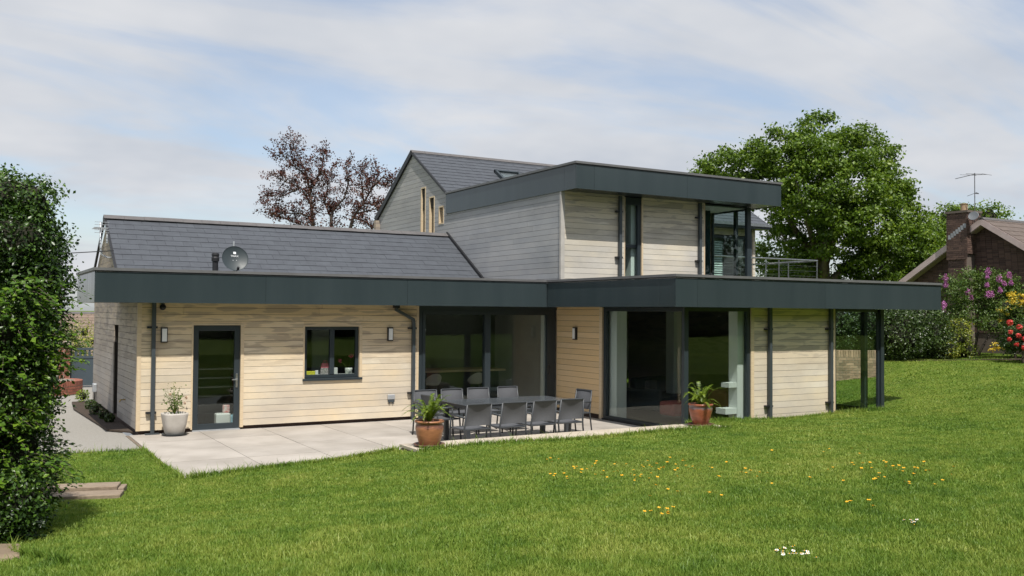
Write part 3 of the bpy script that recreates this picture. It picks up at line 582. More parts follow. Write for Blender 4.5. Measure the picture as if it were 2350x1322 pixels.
# downpipes
def pipe(pts, wdt=.042, lab=None, br=(), fr=FL, n=4):
    mb = MB(); mb.tube(pts, wdt*1.2, 4, sq=True); o = mb.build('downpipe', m_pipe, house)
    if lab: o['label'] = lab
    for z in br:
        p = pts[-1] if len(pts) > 1 else pts[0]; b = MB(); b.box(p[0]-.12, p[0]+.07, p[1]-.02, p[1]+.07, z-.02, z+.02); b.build('bracket', m_dark, o)
    return o
pipe([(.27, -.06, 2.56), (.27, -.06, -.0)], lab='square downpipe next to the left house corner', br=(.42, 2.08))
mb = MB(); mb.box(.14, .40, -.13, .0, .0, .02); mb.build('drain_shoe', m_pipe, house)
pipe([(5.36, -.10, 2.56), (5.36, -.10, 2.46), (5.78, -.07, 2.25), (5.80, -.06, 2.15), (5.80, -.06, .0)], lab='cranked downpipe left of the sliding door', br=(.6, 2.05))
mb = MB(); mb.box(5.31, 5.42, -.16, -.02, 2.50, 2.56); mb.build('gutter_outlet', m_dark, house)
pipe([(12.03, -4.79, 2.56), (12.03, -4.79, .05)], lab='left of two downpipes on the right hand boards', br=(.45, 2.1))
pipe([(13.93, -4.79, 2.56), (13.93, -4.79, .05)], lab='right of two downpipes on the right hand boards', br=(.45, 2.1))
pipe([(10.82, -1.06, 5.28), (10.82, -1.06, 3.1)], lab='upper downpipe left of the slim window', br=(3.78, 4.9))
pipe([(13.38, -1.06, 5.28), (13.38, -1.06, 3.1)], lab='upper downpipe beside the glass corner', br=(3.78, 4.9))
pipe([(21.15, 4.98, 5.44), (21.15, 4.98, 3.1)], lab='downpipe on the rear wing', br=(4.2,))

# ---------------------------------------------------------------- fixtures on the walls
def wall_lamp(loc, rz, label):
    e = empty('wall_lamp', loc, rz, label, 'wall lamp', 'outdoor wall lamps')
    mb = MB(); mb.box(-.062, .062, -.065, -.0, -.15, .15); mb.build('housing', m_dark, e, bevel=.004)
    mb = MB(); mb.box(-.045, .045, -.078, -.0655, -.125, .125); mb.build('diffuser', m_whitep, e)
wall_lamp((.47, -.0, 1.93), 0, 'rectangular wall lamp left of the back door')
wall_lamp((5.245, -.0, 1.92), 0, 'rectangular wall lamp between kitchen window and cranked downpipe')
wall_lamp((9.68, -.85, 1.93), -math.pi/2, 'rectangular wall lamp on the shaded return beside the sliding door')
e = empty('outdoor_socket', (5.29, 0, .49), 0, 'grey weatherproof socket low on the boards by the downpipe', 'socket'); mb = MB(); mb.box(-.085, .085, -.045, 0, -.02, .09); mb.build('lid', m_galv, e, bevel=.012); mb = MB(); mb.box(-.075, .075, -.035, 0, -.08, -.022); mb.build('box', m_pipe, e, bevel=.006); mb = MB(); mb.tube([(-.04, -.02, -.08), (-.04, -.02, -.12)], .012, 6); mb.tube([(.04, -.02, -.08), (.04, -.02, -.12)], .012, 6); mb.build('cable_gland', m_pipe, e)
e = empty('security_camera', (.44, 0, 2.46), 0, 'round black camera under the fascia near the corner downpipe', 'camera'); mb = MB(); mb.lathe([(0, 0), (.045, -.0), (.06, -.03), (.058, -.075), (.04, -.10), (0, -.11)], 20); o = mb.build('dome', m_dark, e, smooth=True); o.rotation_euler = (math.pi/2*.8, 0, 0); o.location = (0, -.05, .03); mb = MB(); mb.box(-.03, .03, -.04, 0, -.02, .09); mb.build('bracket', m_dark, e)
e = empty('garden_tap', (0, 1.55, .55), 0, 'small brass garden tap on the shaded end wall', 'tap'); mb = MB(); mb.tube([(0, 0, 0), (-.09, 0, 0), (-.11, 0, -.03), (-.11, 0, -.07)], .014, 8); mb.build('spout', M('brass', (.5, .36, .14), (.4, .28, .1), 8, .35, metal=1), e); mb = MB(); mb.tube([(-.05, 0, 0), (-.05, 0, .05)], .008, 6); mb.tube([(-.05, -.035, .05), (-.05, .035, .05)], .01, 6); mb.build('handle', m_galv, e)
e = empty('meter_box', (0, 6.55, .42), 0, 'small grey outlet box low at the far end of the end wall', 'outlet box'); mb = MB(); mb.box(-.09, 0, -.12, .12, -.1, .12); mb.build('cover', m_galv, e, bevel=.02)
mb = MB(); mb.tube([(-.04, 0, -.1), (-.05, 0, -.4)], .012, 6); mb.build('cable', m_dark, e)
# satellite dish
e = empty('satellite_dish', (2.29, 1.9, 3.12), 0, 'round dark satellite dish standing on the low flat roof', 'satellite dish')
prof = [(0, .0)]; 
for i in range(1, 13): r_ = .29*i/12; prof.append((r_, r_*r_*.62))
prof += [(.293, .058), (.288, .048)]+[(.29*i/12, (.29*i/12)**2*.62-.012) for i in range(11, 0, -2)]+[(0, -.012)]
TD = Matrix.Translation((0, 0, .46)) @ Matrix.Rotation(rad(73), 4, 'X') @ Matrix.Translation((0, 0, -.03))
mb = MB(); mb.lathe(prof, 40); mb.v = [tuple(TD @ Vector(v)) for v in mb.v]; mb.build('reflector', m_dishm, e, smooth=True)
mb = MB(); mb.tube([(0, .12, 0), (0, .12, .86)], .02, 10); mb.build('mast', m_galv, e)
mb = MB(); mb.tube([(0, .12, .22), (0, -.02, .17), (0, -.28, .20)], .012, 6); mb.tube([(0, -.27, .20), (0, -.31, .26)], .028, 8); mb.build('feed_arm', m_dark, e)
def text(s, size, mat, parent, M4, name):
    cu_ = bpy.data.curves.new('txt', 'FONT'); cu_.body = s; cu_.size = size; cu_.align_x = 'CENTER'; cu_.align_y = 'CENTER'; cu_.extrude = .0015
    to = bpy.data.objects.new('txt', cu_); COL.objects.link(to); dg = bpy.context.evaluated_depsgraph_get(); me_ = bpy.data.meshes.new_from_object(to.evaluated_get(dg)); bpy.data.objects.remove(to)
    me_.transform(M4); me_.name = name; me_.materials.clear(); me_.materials.append(mat); return link(name, me_, parent)
m_print = M('white_print', (.7, .72, .74), (.66, .68, .7), 9, .6)
TT = Matrix.Translation((0, 0, .46)) @ Matrix.Rotation(rad(73), 4, 'X')
text('TRIAX', .062, m_print, e, TT @ Matrix.Translation((0, .068, -.018)), 'lettering')
mb = MB()
for a in ((-.03, .03, .112, .118), (-.03, .03, .162, .168), (-.03, -.022, .112, .168), (.022, .03, .112, .168), (-.022, .022, .118, .162)): mb.box(a[0], a[1], a[2], a[3], -.004, .0)
mb.v = [tuple(TT @ Vector(v)) for v in mb.v]; mb.build('logo_mark', m_print, e)
mb = MB()
for sx0 in (-.045, .03): mb.box(sx0, sx0+.014, -.035, -.025, -.024, -.02)
mb.v = [tuple(TT @ Vector(v)) for v in mb.v]; mb.build('screw_cap', m_print, e)
e = empty('vent_pipe', (1.86, 1.9, 3.12), 0, 'short black vent pipe on the flat roof left of the dish', 'vent pipe'); mb = MB(); mb.tube([(0, 0, 0), (0, 0, .42)], .062, 16); mb.build('pipe', m_dark, e, smooth=False); mb = MB(); mb.lathe([(.062, .38), (.082, .39), (.085, .46), (.075, .49), (.075, .51), (.085, .52), (.08, .56), (.05, .585), (0, .59)], 18); mb.build('cowl', m_dark, e)
# aerials
e = empty('roof_aerial', (-.06, 3.6, 3.6), 0, 'small silver aerial on a bent pole at the left gable', 'aerial')
mb = MB(); mb.tube([(.06, 0, .0), (-.10, 0, .0), (-.21, 0, .06), (-.24, 0, .18), (-.255, 0, .8)], .02, 8); mb.build('mast', m_galv, e, smooth=True)
mb = MB(); mb.tube([(-.255, -.25, .66), (-.255, .3, .66)], .012, 6)
for q in range(7): 
    zq = (.04, -.04)[q % 2]*0; mb.tube([(-.40, -.22+q*.08, .66), (-.10, -.22+q*.08, .66)], .006, 5)
for dz in (-.12, -.06, .06, .12): mb.tube([(-.40, -.25, .66+dz), (-.10, -.25, .66+dz)], .006, 5)
mb.tube([(-.255, -.25, .54), (-.255, -.25, .78)], .008, 5); mb.build('elements', m_galv, e)
mb = MB(); mb.box(-.13, -.09, -.01, .03, .32, .52); mb.build('junction_box', m_galv, e, bevel=.01)
mb = MB(); mb.tube([(-.05, 3.4, 3.75), (-3, 5.5, 3.55), (-9, 10, 3.6)], .011, 5); mb.build('overhead_cable', m_dark, label='dark cable running left from the gable aerial', cat='cable')
# roof terrace railing
e = empty('terrace_railing', (20.55, 1.45, 3.12), 0, 'thin steel railing with wires around the roof terrace', 'railing')
for x_ in (-5.3, -3.6, -1.7, 0): mb = MB(); mb.tube([(x_, 0, 0), (x_, 0, 1.0)], .021, 8); mb.build('post', m_steel, e)
for y_ in (1.2, 2.2, 3.4): mb = MB(); mb.tube([(0, y_, 0), (0, y_, 1.0)], .021, 8); mb.build('post', m_steel, e)
mb = MB(); mb.tube([(-5.5, 0, 1.02), (.02, 0, 1.02)], .026, 8); mb.tube([(0, 0, 1.02), (0, 3.5, 1.02)], .026, 8); mb.build('handrail', m_steel, e)
for z_ in (.2, .36, .52, .68, .84):
    mb = MB(); mb.tube([(-5.5, 0, z_), (0, 0, z_)], .005, 4); mb.tube([(0, 0, z_), (0, 3.5, z_)], .005, 4); mb.build('wire', m_steel, e)

# ---------------------------------------------------------------- dining set
e = empty('dining_table', (6.09, -3.78, 0), 0, 'long dark grey table in the middle of the ten chairs', 'table')
mb = MB(); mb.box(-1.18, 1.18, -.52, .52, .728, .742); mb.build('tabletop', m_ttop, e, bevel=.004)
mb = MB(); mb.box(-1.15, 1.15, -.50, -.46, .66, .726); mb.box(-1.15, 1.15, .46, .50, .66, .726); mb.box(-1.15, -1.11, -.46, .46, .66, .726); mb.box(1.11, 1.15, -.46, .46, .66, .726); mb.build('apron', m_chairm, e)
for a in (-1, 1):
    for b in (-1, 1): mb = MB(); mb.box(a*1.08-.04, a*1.08+.04, b*.44-.04, b*.44+.04, 0, .66); mb.build('leg', m_chairm, e, bevel=.004)
def chair0():
    t = empty('garden_chair')
    for sx0 in (-1, 1):
        mb = MB(); mb.tube([(sx0*.255, -.30, 0), (sx0*.255, -.235, .44), (sx0*.235, -.30, .87)], .0155, 8); mb.build('leg', m_chairm, t, smooth=True)
        mb = MB(); mb.tube([(sx0*.265, .27, 0), (sx0*.265, .235, .44), (sx0*.265, .21, .64)], .0155, 8); mb.build('leg', m_chairm, t, smooth=True)
        mb = MB(); mb.tube([(sx0*.265, .24, .645), (sx0*.265, .0, .655), (sx0*.258, -.26, .645)], [.018, .02, .015], 8); mb.build('armrest', m_chairm, t, smooth=True)
    mb = MB(); 
    for y_ in (-.235, .235): mb.tube([(-.25, y_, .435), (.25, y_, .435)], .013, 6)
    for x_ in (-.25, .25): mb.tube([(x_, -.235, .435), (x_, .235, .435)], .015, 6)
    mb.build('seat_frame', m_chairm, t)
    mb = MB(); mb.tube([(-.235, -.30, .865), (.235, -.30, .865)], .015, 6); mb.build('top_rail', m_chairm, t)
    n = 10; mb = MB(); vs = []; fs = []
    for i in range(n+1):
        for j in range(n+1):
            u = i/n*2-1; v = j/n; vs.append((u*.243, -.23+v*.46, .445-.022*(1-u*u)*math.sin(math.pi*(.15+.7*v))))
    fs = [(i*(n+1)+j, (i+1)*(n+1)+j, (i+1)*(n+1)+j+1, i*(n+1)+j+1) for i in range(n) for j in range(n)]
    mb.add(vs, fs); mb.build('seat', m_sling, t, smooth=True)
    mb = MB(); vs = []
    for i in range(n+1):
        for j in range(n+1):
            u = i/n*2-1; v = j/n; z_ = .50+v*.365; yb = -.245-.058*v
            vs.append((u*(.248-.012*v), yb+.05*(1-u*u)*math.sin(math.pi*min(1, .12+v*.9)), z_))
    mb.add(vs, fs); mb.build('backrest', m_sling, t, smooth=True)
    return t
c0 = chair0()
chairs = [(4.62, -5.06, .04, 'near side chair furthest left, just right of the big fern pot'), (5.34, -5.05, -.03, 'near side chair second from the left pot'), (5.97, -5.02, .02, 'near side chair second from the right'), (6.60, -4.98, -.05, 'near side chair closest to the shaded boards'),
          (4.98, -2.72, math.pi-.05, 'far side chair at the left, half behind the fern fronds'), (5.60, -2.70, math.pi+.03, 'far side chair second from the left'), (6.20, -2.68, math.pi-.02, 'far side chair third from the left'), (6.92, -2.66, math.pi+.02, 'far side chair furthest right in front of the door handle'),
          (7.62, -3.75, math.pi/2+.08, 'chair alone at the right hand table end'), (4.82, -3.52, -math.pi/2+.1, 'chair alone at the left table end behind the fern pot')]
for i, (x_, y_, r_, lb) in enumerate(chairs):
    o = c0 if i == 0 else copy_tree(c0)
    o.location = (x_, y_+0, 0); o.rotation_euler = (0, 0, r_)
    tag(o, 'grey sling armchair, '+lb, 'chair', 'grey garden chairs around the table')
# lift near chairs slightly toward the table
# ---------------------------------------------------------------- leaves helper
def leaves(P, D, size, aspect=.5, rs=1, fold=.25, droop=.3, outw=.5):
    """P centres, D outward directions -> folded four-point leaves"""
    r = np.random.default_rng(rs); n = len(P)
    nrm = D*outw+r.normal(0, .55, (n, 3))+np.array([0, 0, .35]); nrm /= np.linalg.norm(nrm, axis=1)[:, None]
    t = r.normal(0, 1, (n, 3))+D*.6+np.array([0, 0, -droop]); t -= nrm*(t*nrm).sum(1)[:, None]; t /= np.linalg.norm(t, axis=1)[:, None]
    b = np.cross(nrm, t); s = size*r.uniform(.6, 1.25, n)[:, None]
    V = np.empty((n, 4, 3)); V[:, 0] = P-t*s*.5; V[:, 1] = P+b*s*aspect*.5+nrm*s*fold*.3; V[:, 2] = P+t*s*.5; V[:, 3] = P-b*s*aspect*.5+nrm*s*fold*.3
    i = np.arange(n)*4; T = np.concatenate([np.stack([i, i+1, i+2], -1), np.stack([i, i+2, i+3], -1)]); return V.reshape(-1, 3), T
def shell(lobes, n, rs=1, r0=.6, r1=1.08, sub=0, subr=.3):
    r = np.random.default_rng(rs); L = np.array(lobes); p = L[:, 3]**2; k = r.choice(len(L), n, p=p/p.sum())
    D = r.normal(0, 1, (n, 3)); D /= np.linalg.norm(D, axis=1)[:, None]
    if sub:   # gather the leaves in tufts
        nt_ = sub; kk = r.choice(len(L), nt_, p=p/p.sum()); DD = r.normal(0, 1, (nt_, 3)); DD /= np.linalg.norm(DD, axis=1)[:, None]
        RR = L[kk, 3]*(r0+(r1-r0)*r.uniform(0, 1, nt_)**.6); TC = L[kk, :3]+DD*RR[:, None]; a = r.integers(0, nt_, n)
        off = r.normal(0, 1, (n, 3)); P = TC[a]+off*subr*np.array([1.1, 1.1, .6]); Dn = DD[a]*.5+off*.5; Dn /= np.linalg.norm(Dn, axis=1)[:, None]; return P, Dn
    R_ = L[k, 3]*(r0+(r1-r0)*r.uniform(0, 1, n)**.5); return L[k, :3]+D*R_[:, None], D
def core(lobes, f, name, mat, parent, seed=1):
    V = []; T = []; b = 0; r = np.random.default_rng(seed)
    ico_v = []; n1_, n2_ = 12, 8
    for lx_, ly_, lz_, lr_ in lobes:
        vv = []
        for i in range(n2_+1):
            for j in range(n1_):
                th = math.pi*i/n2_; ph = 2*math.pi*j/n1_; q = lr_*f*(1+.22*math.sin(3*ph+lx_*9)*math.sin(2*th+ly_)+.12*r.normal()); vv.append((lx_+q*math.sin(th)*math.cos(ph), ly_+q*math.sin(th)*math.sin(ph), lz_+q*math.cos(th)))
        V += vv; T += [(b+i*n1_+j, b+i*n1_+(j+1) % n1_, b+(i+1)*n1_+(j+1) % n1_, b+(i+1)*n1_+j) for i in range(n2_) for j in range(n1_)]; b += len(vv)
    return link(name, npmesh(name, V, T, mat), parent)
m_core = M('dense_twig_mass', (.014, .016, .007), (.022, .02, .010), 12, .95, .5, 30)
def plant(name, loc, lobes, n, size, mat, label, cat, group=None, rs=1, aspect=.5, corev=.7, trunk=None, sub=0, subr=.3, r0=.6, r1=1.08, bark=None, droop=.3, part='foliage', solid=0):
    e = empty(name, loc, 0, label, cat, group); lo = [(a-loc[0], b-loc[1], c_-loc[2], d) for a, b, c_, d in lobes]
    P, D = shell(lo, n, rs, r0, r1, sub, subr)
    if solid: P2, D2 = shell(lo, solid, rs+1, .82, 1.0); P = np.concatenate([P, P2]); D = np.concatenate([D, D2])
    V, T = leaves(P, D, size, aspect, rs, droop=droop); link(part, npmesh(part, V, T, mat), e)
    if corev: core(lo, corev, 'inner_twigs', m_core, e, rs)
    for j, tr_ in enumerate(trunk or []):
        mb = MB(); mb.tube([(a-loc[0], b-loc[1], c_-loc[2]) for a, b, c_ in tr_[0]], tr_[1], 8); mb.build('trunk' if j == 0 else 'limb', bark or m_bark, e, smooth=True)
    return e
# ---------------------------------------------------------------- hedge on the left
HG = [(-2.54, -8.77, 3.50, 0.30), (-2.34, -8.91, 3.48, 0.24), (-2.44, -9.08, 3.05, 0.36), (-2.28, -8.94, 3.15, 0.22), (-2.31, -9.10, 2.68, 0.30), (-2.52, -9.2, 2.21, 0.43), (-2.33, -9.14, 2.13, 0.26), (-2.48, -9.22, 1.60, 0.36), (-2.36, -9.12, 1.5, 0.20), (-2.50, -8.97, 1.0, 0.42), (-2.36, -9.07, 0.85, 0.21), (-2.62, -8.49, 2.9, 0.6), (-2.9, -8.08, 2.91, 0.8), (-2.87, -8.17, 1.57, 0.82), (-2.83, -8.13, 3.45, 0.45),
      (-3.3, -8.9, 3.0, .7), (-3.3, -8.9, 2.0, .8), (-3.3, -9.0, 1.0, .7), (-3.9, -8.6, 2.6, .9), (-3.9, -8.6, 1.4, .9), (-3.2, -7.6, 2.0, .7), (-2.52, -9.45, .62, .36), (-2.75, -9.4, .45, .45), (-3.2, -9.5, .5, .6), (-2.35, -8.9, .5, .25), (-2.36, -9.1, 2.40, .30), (-2.42, -9.15, 1.9, .33), (-2.34, -9.0, 2.9, .28)]
m_holly = leafmat('holly_leaves', [(.010, .024, .005), (.024, .056, .008), (.055, .112, .014), (.13, .22, .030)], .15, .36, .4)
m_beechg = leafmat('hornbeam_leaves', [(.025, .06, .007), (.055, .125, .012), (.11, .21, .018), (.20, .31, .03)], .35, .4)
e = plant('hedge', (-2.9, -8.8, .25), HG, 130000, .042, m_holly, 'tall dark green clipped hedge at the left edge of the lawn', 'hedge', rs=4, aspect=.6, corev=.6, solid=60000, trunk=[([(-2.9, -8.8, .0), (-2.85, -8.7, 1.2), (-2.8, -8.6, 2.6)], [.10, .08, .05])], sub=12500, subr=.06, r0=.80, r1=1.06)
# lighter hornbeam sprays grow through the right hand side
r = np.random.default_rng(11); PS = []; DS = []; tw = MB()
spr = []
for i in range(270):
    zc = r.choice([r.uniform(.7, 1.15), r.uniform(1.3, 2.0)*1.0, r.uniform(1.9, 2.75), r.uniform(1.9, 2.75)]); sh_ = .16 if 1.15 < zc < 1.9 else 0; a = r.uniform(-1.9, .65); base = np.array([-2.55-sh_+.36*math.cos(a), -9.02+.46*math.sin(a), zc]); d = np.array([math.cos(a), math.sin(a), r.uniform(-.35, .25)]); spr.append((base, d/np.linalg.norm(d), r.uniform(.16, .40)))
for i in range(14): a = r.uniform(-.6, .3); spr.append((np.array([-2.45, -9.0, r.choice([r.uniform(.85, 1.15), r.uniform(2.2, 2.9)])]), np.array([math.cos(a), math.sin(a), -.1]), r.uniform(.4, .58)))
for base, d, ln_ in spr:
    pts = [base+d*ln_*t+np.array([0, 0, -.12*t*t*ln_*2]) for t in (0, .35, .7, 1)]
    tw.tube([tuple(p-np.array([-2.9, -8.8, .25])) for p in pts], [.004, .003, .002, .001], 4)
    for t in np.linspace(.15, 1, int(ln_/.028)):
        p = base+d*ln_*t+np.array([0, 0, -.24*t*t*ln_])+r.normal(0, .014, 3); PS.append(p-np.array([-2.9, -8.8, .25])); DS.append(d*.4+np.array([0, 0, .9]))
V, T = leaves(np.array(PS), np.array(DS), .062, .62, 5, droop=.1, outw=1.3); link('side_shoots', npmesh('side_shoots', V, T, m_beechg), e, label='pale green leafy shoots sticking out of the hedge'); tw.build('twig', m_bark, e)

# ---------------------------------------------------------------- trees
OAK = [(32.59, 11.93, 10.8, 1.31), (30.5, 10.86, 9.92, 1.21), (30.03, 12.29, 9.98, 1.24), (29.7, 13.66, 9.72, 1.16), (29.31, 15.05, 9.66, 0.97), (28.47, 15.54, 9.44, 0.6), (33.87, 11.19, 10.6, 1.23), (35.91, 11.16, 10.36, 0.91), (30.71, 10.79, 8.31, 1.72), (32.68, 10.21, 8.39, 1.63), (31.19, 13.97, 8.7, 1.4), (35.36, 10.36, 8.82, 1.16), (31.96, 10.1, 6.91, 1.3), (33.18, 9.39, 6.72, 1.51), (35.93, 10.06, 7.98, 0.85), (35.1, 9.44, 6.1, 1.34), (36.53, 9.79, 5.03, 0.95), (32.55, 14.41, 6.42, .8), (34.16, 11.18, 5.22, 1.0), (34.41, 9.88, 4.75, 1.24), (33.53, 15.04, 4.93, 0.9), (37.76, 10.2, 6.38, 0.76), (36.28, 9.83, 8.62, 0.55), (33.5, 13.5, 9.2, 1.6), (34.2, 12.8, 7.4, 1.2), (35.0, 9.2, 3.2, 1.1), (36.5, 9.9, 3.4, 1.0), (32.2, 12.4, 4.0, .9), (32.9, 13.6, 5.3, .9), (33.4, 13.2, 3.9, .9), (32.6, 14.0, 4.4, .8), (34.4, 11.6, 4.0, .9), (31.9, 11.2, 5.6, .8)]
OAK2 = [(36.9, 9.5, 5.9, .9), (36.5, 9.3, 4.7, 1.1), (37.4, 9.7, 6.6, .8), (36.0, 9.9, 7.2, .9), (37.6, 9.3, 3.6, 1.0), (34.0, 15.6, 4.2, 1.0), (33.0, 15.8, 5.4, .8), (34.5, 14.6, 3.4, 1.2), (37.2, 9.2, 4.2, .9), (35.8, 9.4, 4.0, .8), (36.9, 9.0, 2.6, 1.0), (34.6, 9.9, 3.6, .7), (31.2, 12.6, 7.3, .9), (31.9, 12.6, 5.6, .7), (33.2, 12.9, 5.6, .7), (37.6, 9.6, 5.6, .6), (29.2, 14.3, 8.6, .8), (38.4, 9.6, 5.2, .6)]
m_oak = leafmat('oak_leaves', [(.038, .072, .008), (.075, .135, .012), (.125, .20, .017), (.20, .27, .030)], .3, .45)
root = (33.2, 12.2, .3)
tr = [([root, (33.1, 12.1, 2.6), (32.9, 12.0, 4.6), (32.7, 11.9, 7.0), (32.6, 11.9, 9.8)], [.55, .42, .34, .22, .08])]
for q in ((30.6, 11.6, 8.8), (29.8, 13.8, 9.2), (34.8, 11.2, 9.0), (36.4, 10.2, 7.4), (35.4, 9.9, 5.2), (31.4, 10.6, 7.0), (33.6, 14.4, 5.4), (36.3, 9.9, 4.2), (33.8, 11.3, 9.9), (31.5, 13.5, 6.6)):
    z0_ = q[2]*.5; tr.append(([(32.95, 12.05, z0_), ((32.95+q[0])/2+random.uniform(-.4, .4), (12.05+q[1])/2, (z0_+q[2])/2+random.uniform(-.1, .5)), q], [.2, .12, .03]))
plant('oak_tree', root, OAK+OAK2, 105000, .17, m_oak, 'large fresh green oak standing behind the right side of the house', 'tree', rs=8, aspect=.65, corev=0, trunk=tr, sub=1150, subr=.21, r0=.5, r1=1.0)
BK = [(49.3, 17.33, 6.88, 1.36), (49.98, 16.89, 8.25, 0.95), (51.15, 16.2, 8.39, 0.95), (52.09, 15.64, 8.54, 0.82), (48.62, 17.76, 5.5, 1.36), (54.48, 16.57, 8.19, 0.85), (52, 16, 6.5, 1.6), (50, 17, 5.4, 1.6), (47.0, 18.5, 5.0, 1.2)]
plant('garden_tree', (50.5, 16.8, .5), BK, 22000, .19, m_oak, 'smaller green tree behind the brick bungalow chimney', 'tree', rs=9, aspect=.7, corev=.55, trunk=[([(50.5, 16.8, .3), (50.6, 16.7, 4), (50.6, 16.6, 7.5)], [.3, .2, .06])], sub=400, subr=.3)
# copper beech: drawn limbs, then side twigs with leaf tufts
BR = {'t1': [(9.97, 19.55, 5.68), (9.86, 19.59, 6.43), (9.81, 19.6, 6.99), (9.77, 19.61, 7.55), (9.93, 19.5, 7.93), (10.2, 19.32, 8.68), (10.27, 19.26, 9.25)], 't1b': [(9.81, 19.6, 6.99), (9.41, 19.81, 7.74), (8.92, 20.09, 7.92), (8.43, 20.37, 8.2)], 't1c': [(9.86, 19.59, 6.43), (9.43, 19.83, 6.61), (8.78, 20.21, 6.61), (8.29, 20.49, 6.98)], 't1d': [(9.77, 19.61, 7.55), (9.56, 19.7, 8.49), (9.22, 19.88, 9.24), (9.02, 19.98, 9.71)], 'b2': [(10.62, 19.17, 5.68), (10.57, 19.17, 6.43), (10.64, 19.12, 6.81), (11.04, 18.87, 7.28), (11.19, 18.76, 7.94), (11.01, 18.84, 8.69)], 'b2b': [(10.57, 19.17, 6.43), (10.31, 19.3, 7.09), (10.41, 19.22, 7.75), (10.53, 19.14, 8.31)], 'b3': [(11.23, 18.8, 5.69), (11.38, 18.7, 6.44), (11.77, 18.45, 7.1), (12.08, 18.24, 7.76), (12.32, 18.09, 8.33)], 'b3b': [(11.54, 18.6, 6.63), (12.18, 18.21, 6.82), (12.66, 17.92, 7.11)], 'b3c': [(11.77, 18.45, 7.1), (11.67, 18.48, 7.94), (11.74, 18.42, 8.6)], 't1e': [(9.97, 19.55, 5.68), (9.44, 19.84, 6.14), (8.95, 20.12, 6.33), (8.38, 20.45, 6.6)], 't1f': [(9.93, 19.5, 7.93), (9.56, 19.71, 8.3), (8.9, 20.08, 8.86), (8.57, 20.26, 9.33)], 'b3d': [(12.08, 18.24, 7.76), (12.48, 18.0, 8.23), (12.75, 17.85, 8.0), (12.9, 17.78, 7.6)], 'b3e': [(11.77, 18.45, 7.1), (12.26, 18.16, 7.01), (12.6, 17.98, 6.45), (12.52, 18.04, 6.07)], 'b3f': [(11.38, 18.7, 6.44), (11.8, 18.4, 6.3), (12.2, 18.2, 6.0)], 't1g': [(9.41, 19.81, 7.74), (8.77, 20.2, 7.36), (8.12, 20.58, 7.35)]}
m_cop = leafmat('copper_leaves', [(.028, .012, .011), (.062, .021, .018), (.105, .032, .025), (.14, .058, .034)], .25, .45)
bt = (10.5, 19.2, -.5); e = empty('copper_beech', bt, 0, 'sparse copper leaved tree behind the low slate roof', 'tree')
mb = MB(); mb.tube([(0, 0, 0), (-.1, .05, 3.0), (-.2, .1, 5.0)], [.3, .24, .18], 8)
for q in ((9.97, 19.55, 5.68), (10.62, 19.17, 5.68), (11.23, 18.8, 5.69)): mb.tube([(-.2, .1, 4.4), (q[0]-bt[0], q[1]-bt[1], q[2]-bt[2])], [.14, .10], 7)
mb.build('trunk', m_bark2, e, smooth=True)
r = np.random.default_rng(21); tp = []; twm = MB()
for k_, pl_ in BR.items():
    mb = MB(); loc_ = [(a-bt[0], b-bt[1], c_-bt[2]) for a, b, c_ in pl_]; m_ = len(loc_); w0 = .085 if k_ in ('t1', 'b2', 'b3') else .045
    mb.tube(loc_, [w0*(1-.85*i/(m_-1)) for i in range(m_)], 6); mb.build('limb', m_bark2, e, smooth=True)
    A = np.array(loc_)
    for i in range(m_-1):
        for t in np.linspace(0, 1, 7)[1:]:
            p = A[i]*(1-t)+A[i+1]*t; fr_ = (i+t)/(m_-1)
            if r.uniform() < .25 and fr_ < .4: continue
            for q in range(2):
                d = (A[-1]-A[0])/np.linalg.norm(A[-1]-A[0])*.6+r.normal(0, .7, 3)*np.array([1, .8, .8])+np.array([0, 0, .3]); d /= np.linalg.norm(d); L_ = r.uniform(.25, .75)
                e1 = p+d*L_*.5+r.normal(0, .05, 3); e2 = p+d*L_; twm.tube([tuple(p), tuple(e1), tuple(e2)], [.012, .008, .003], 4)
                for s_ in (.45, .7, .9, 1.0): tp.append(p+d*L_*s_+r.normal(0, .05, 3))
twm.build('twig', m_bark2, e)
tp = np.array(tp); a = r.integers(0, len(tp), 15000); off = r.normal(0, .075, (15000, 3)); V, T = leaves(tp[a]+off, off/np.linalg.norm(off, axis=1)[:, None], .10, .6, 22); link('foliage', npmesh('foliage', V, T, m_cop), e)

# ---------------------------------------------------------------- shrubs along the right boundary
m_lau = leafmat('dark_shrub_leaves', [(.014, .030, .006), (.030, .058, .010), (.055, .095, .017), (.10, .14, .04)], .15, .35, .5)
m_var = leafmat('variegated_leaves', [(.05, .09, .012), (.12, .17, .02), (.24, .27, .03), (.42, .40, .06)], .25, .4)
m_lil = leafmat('lilac_leaves', [(.035, .075, .014), (.065, .12, .02), (.10, .16, .03), (.15, .2, .05)], .3, .45)
m_fern = leafmat('fern_green', [(.05, .09, .010), (.10, .16, .014), (.17, .24, .02), (.26, .32, .035)], .3, .45)
plant('shrub', (24.3, 1.0, .9), [(23.51, 0.71, 1.75, 0.86), (24.57, 0.67, 1.89, 0.87), (24.36, 1.35, 2.47, 0.74), (25.26, 0.83, 2.2, 0.59), (24.42, 1.91, 1.87, 0.75), (22.9, 1.4, 2.0, .8), (22.2, 2.2, 2.0, .9), (21.9, 3.2, 2.3, .9), (24.9, .3, 1.3, .5)], 60000, .085, m_lau, 'dark rounded evergreen shrub against the bungalow, right of the glass corner', 'shrub', rs=31, corev=.66, sub=3200, subr=.10, r0=.85, trunk=[([(24.3, 1.0, .6), (24.3, 1.0, 1.8)], [.08, .05])])
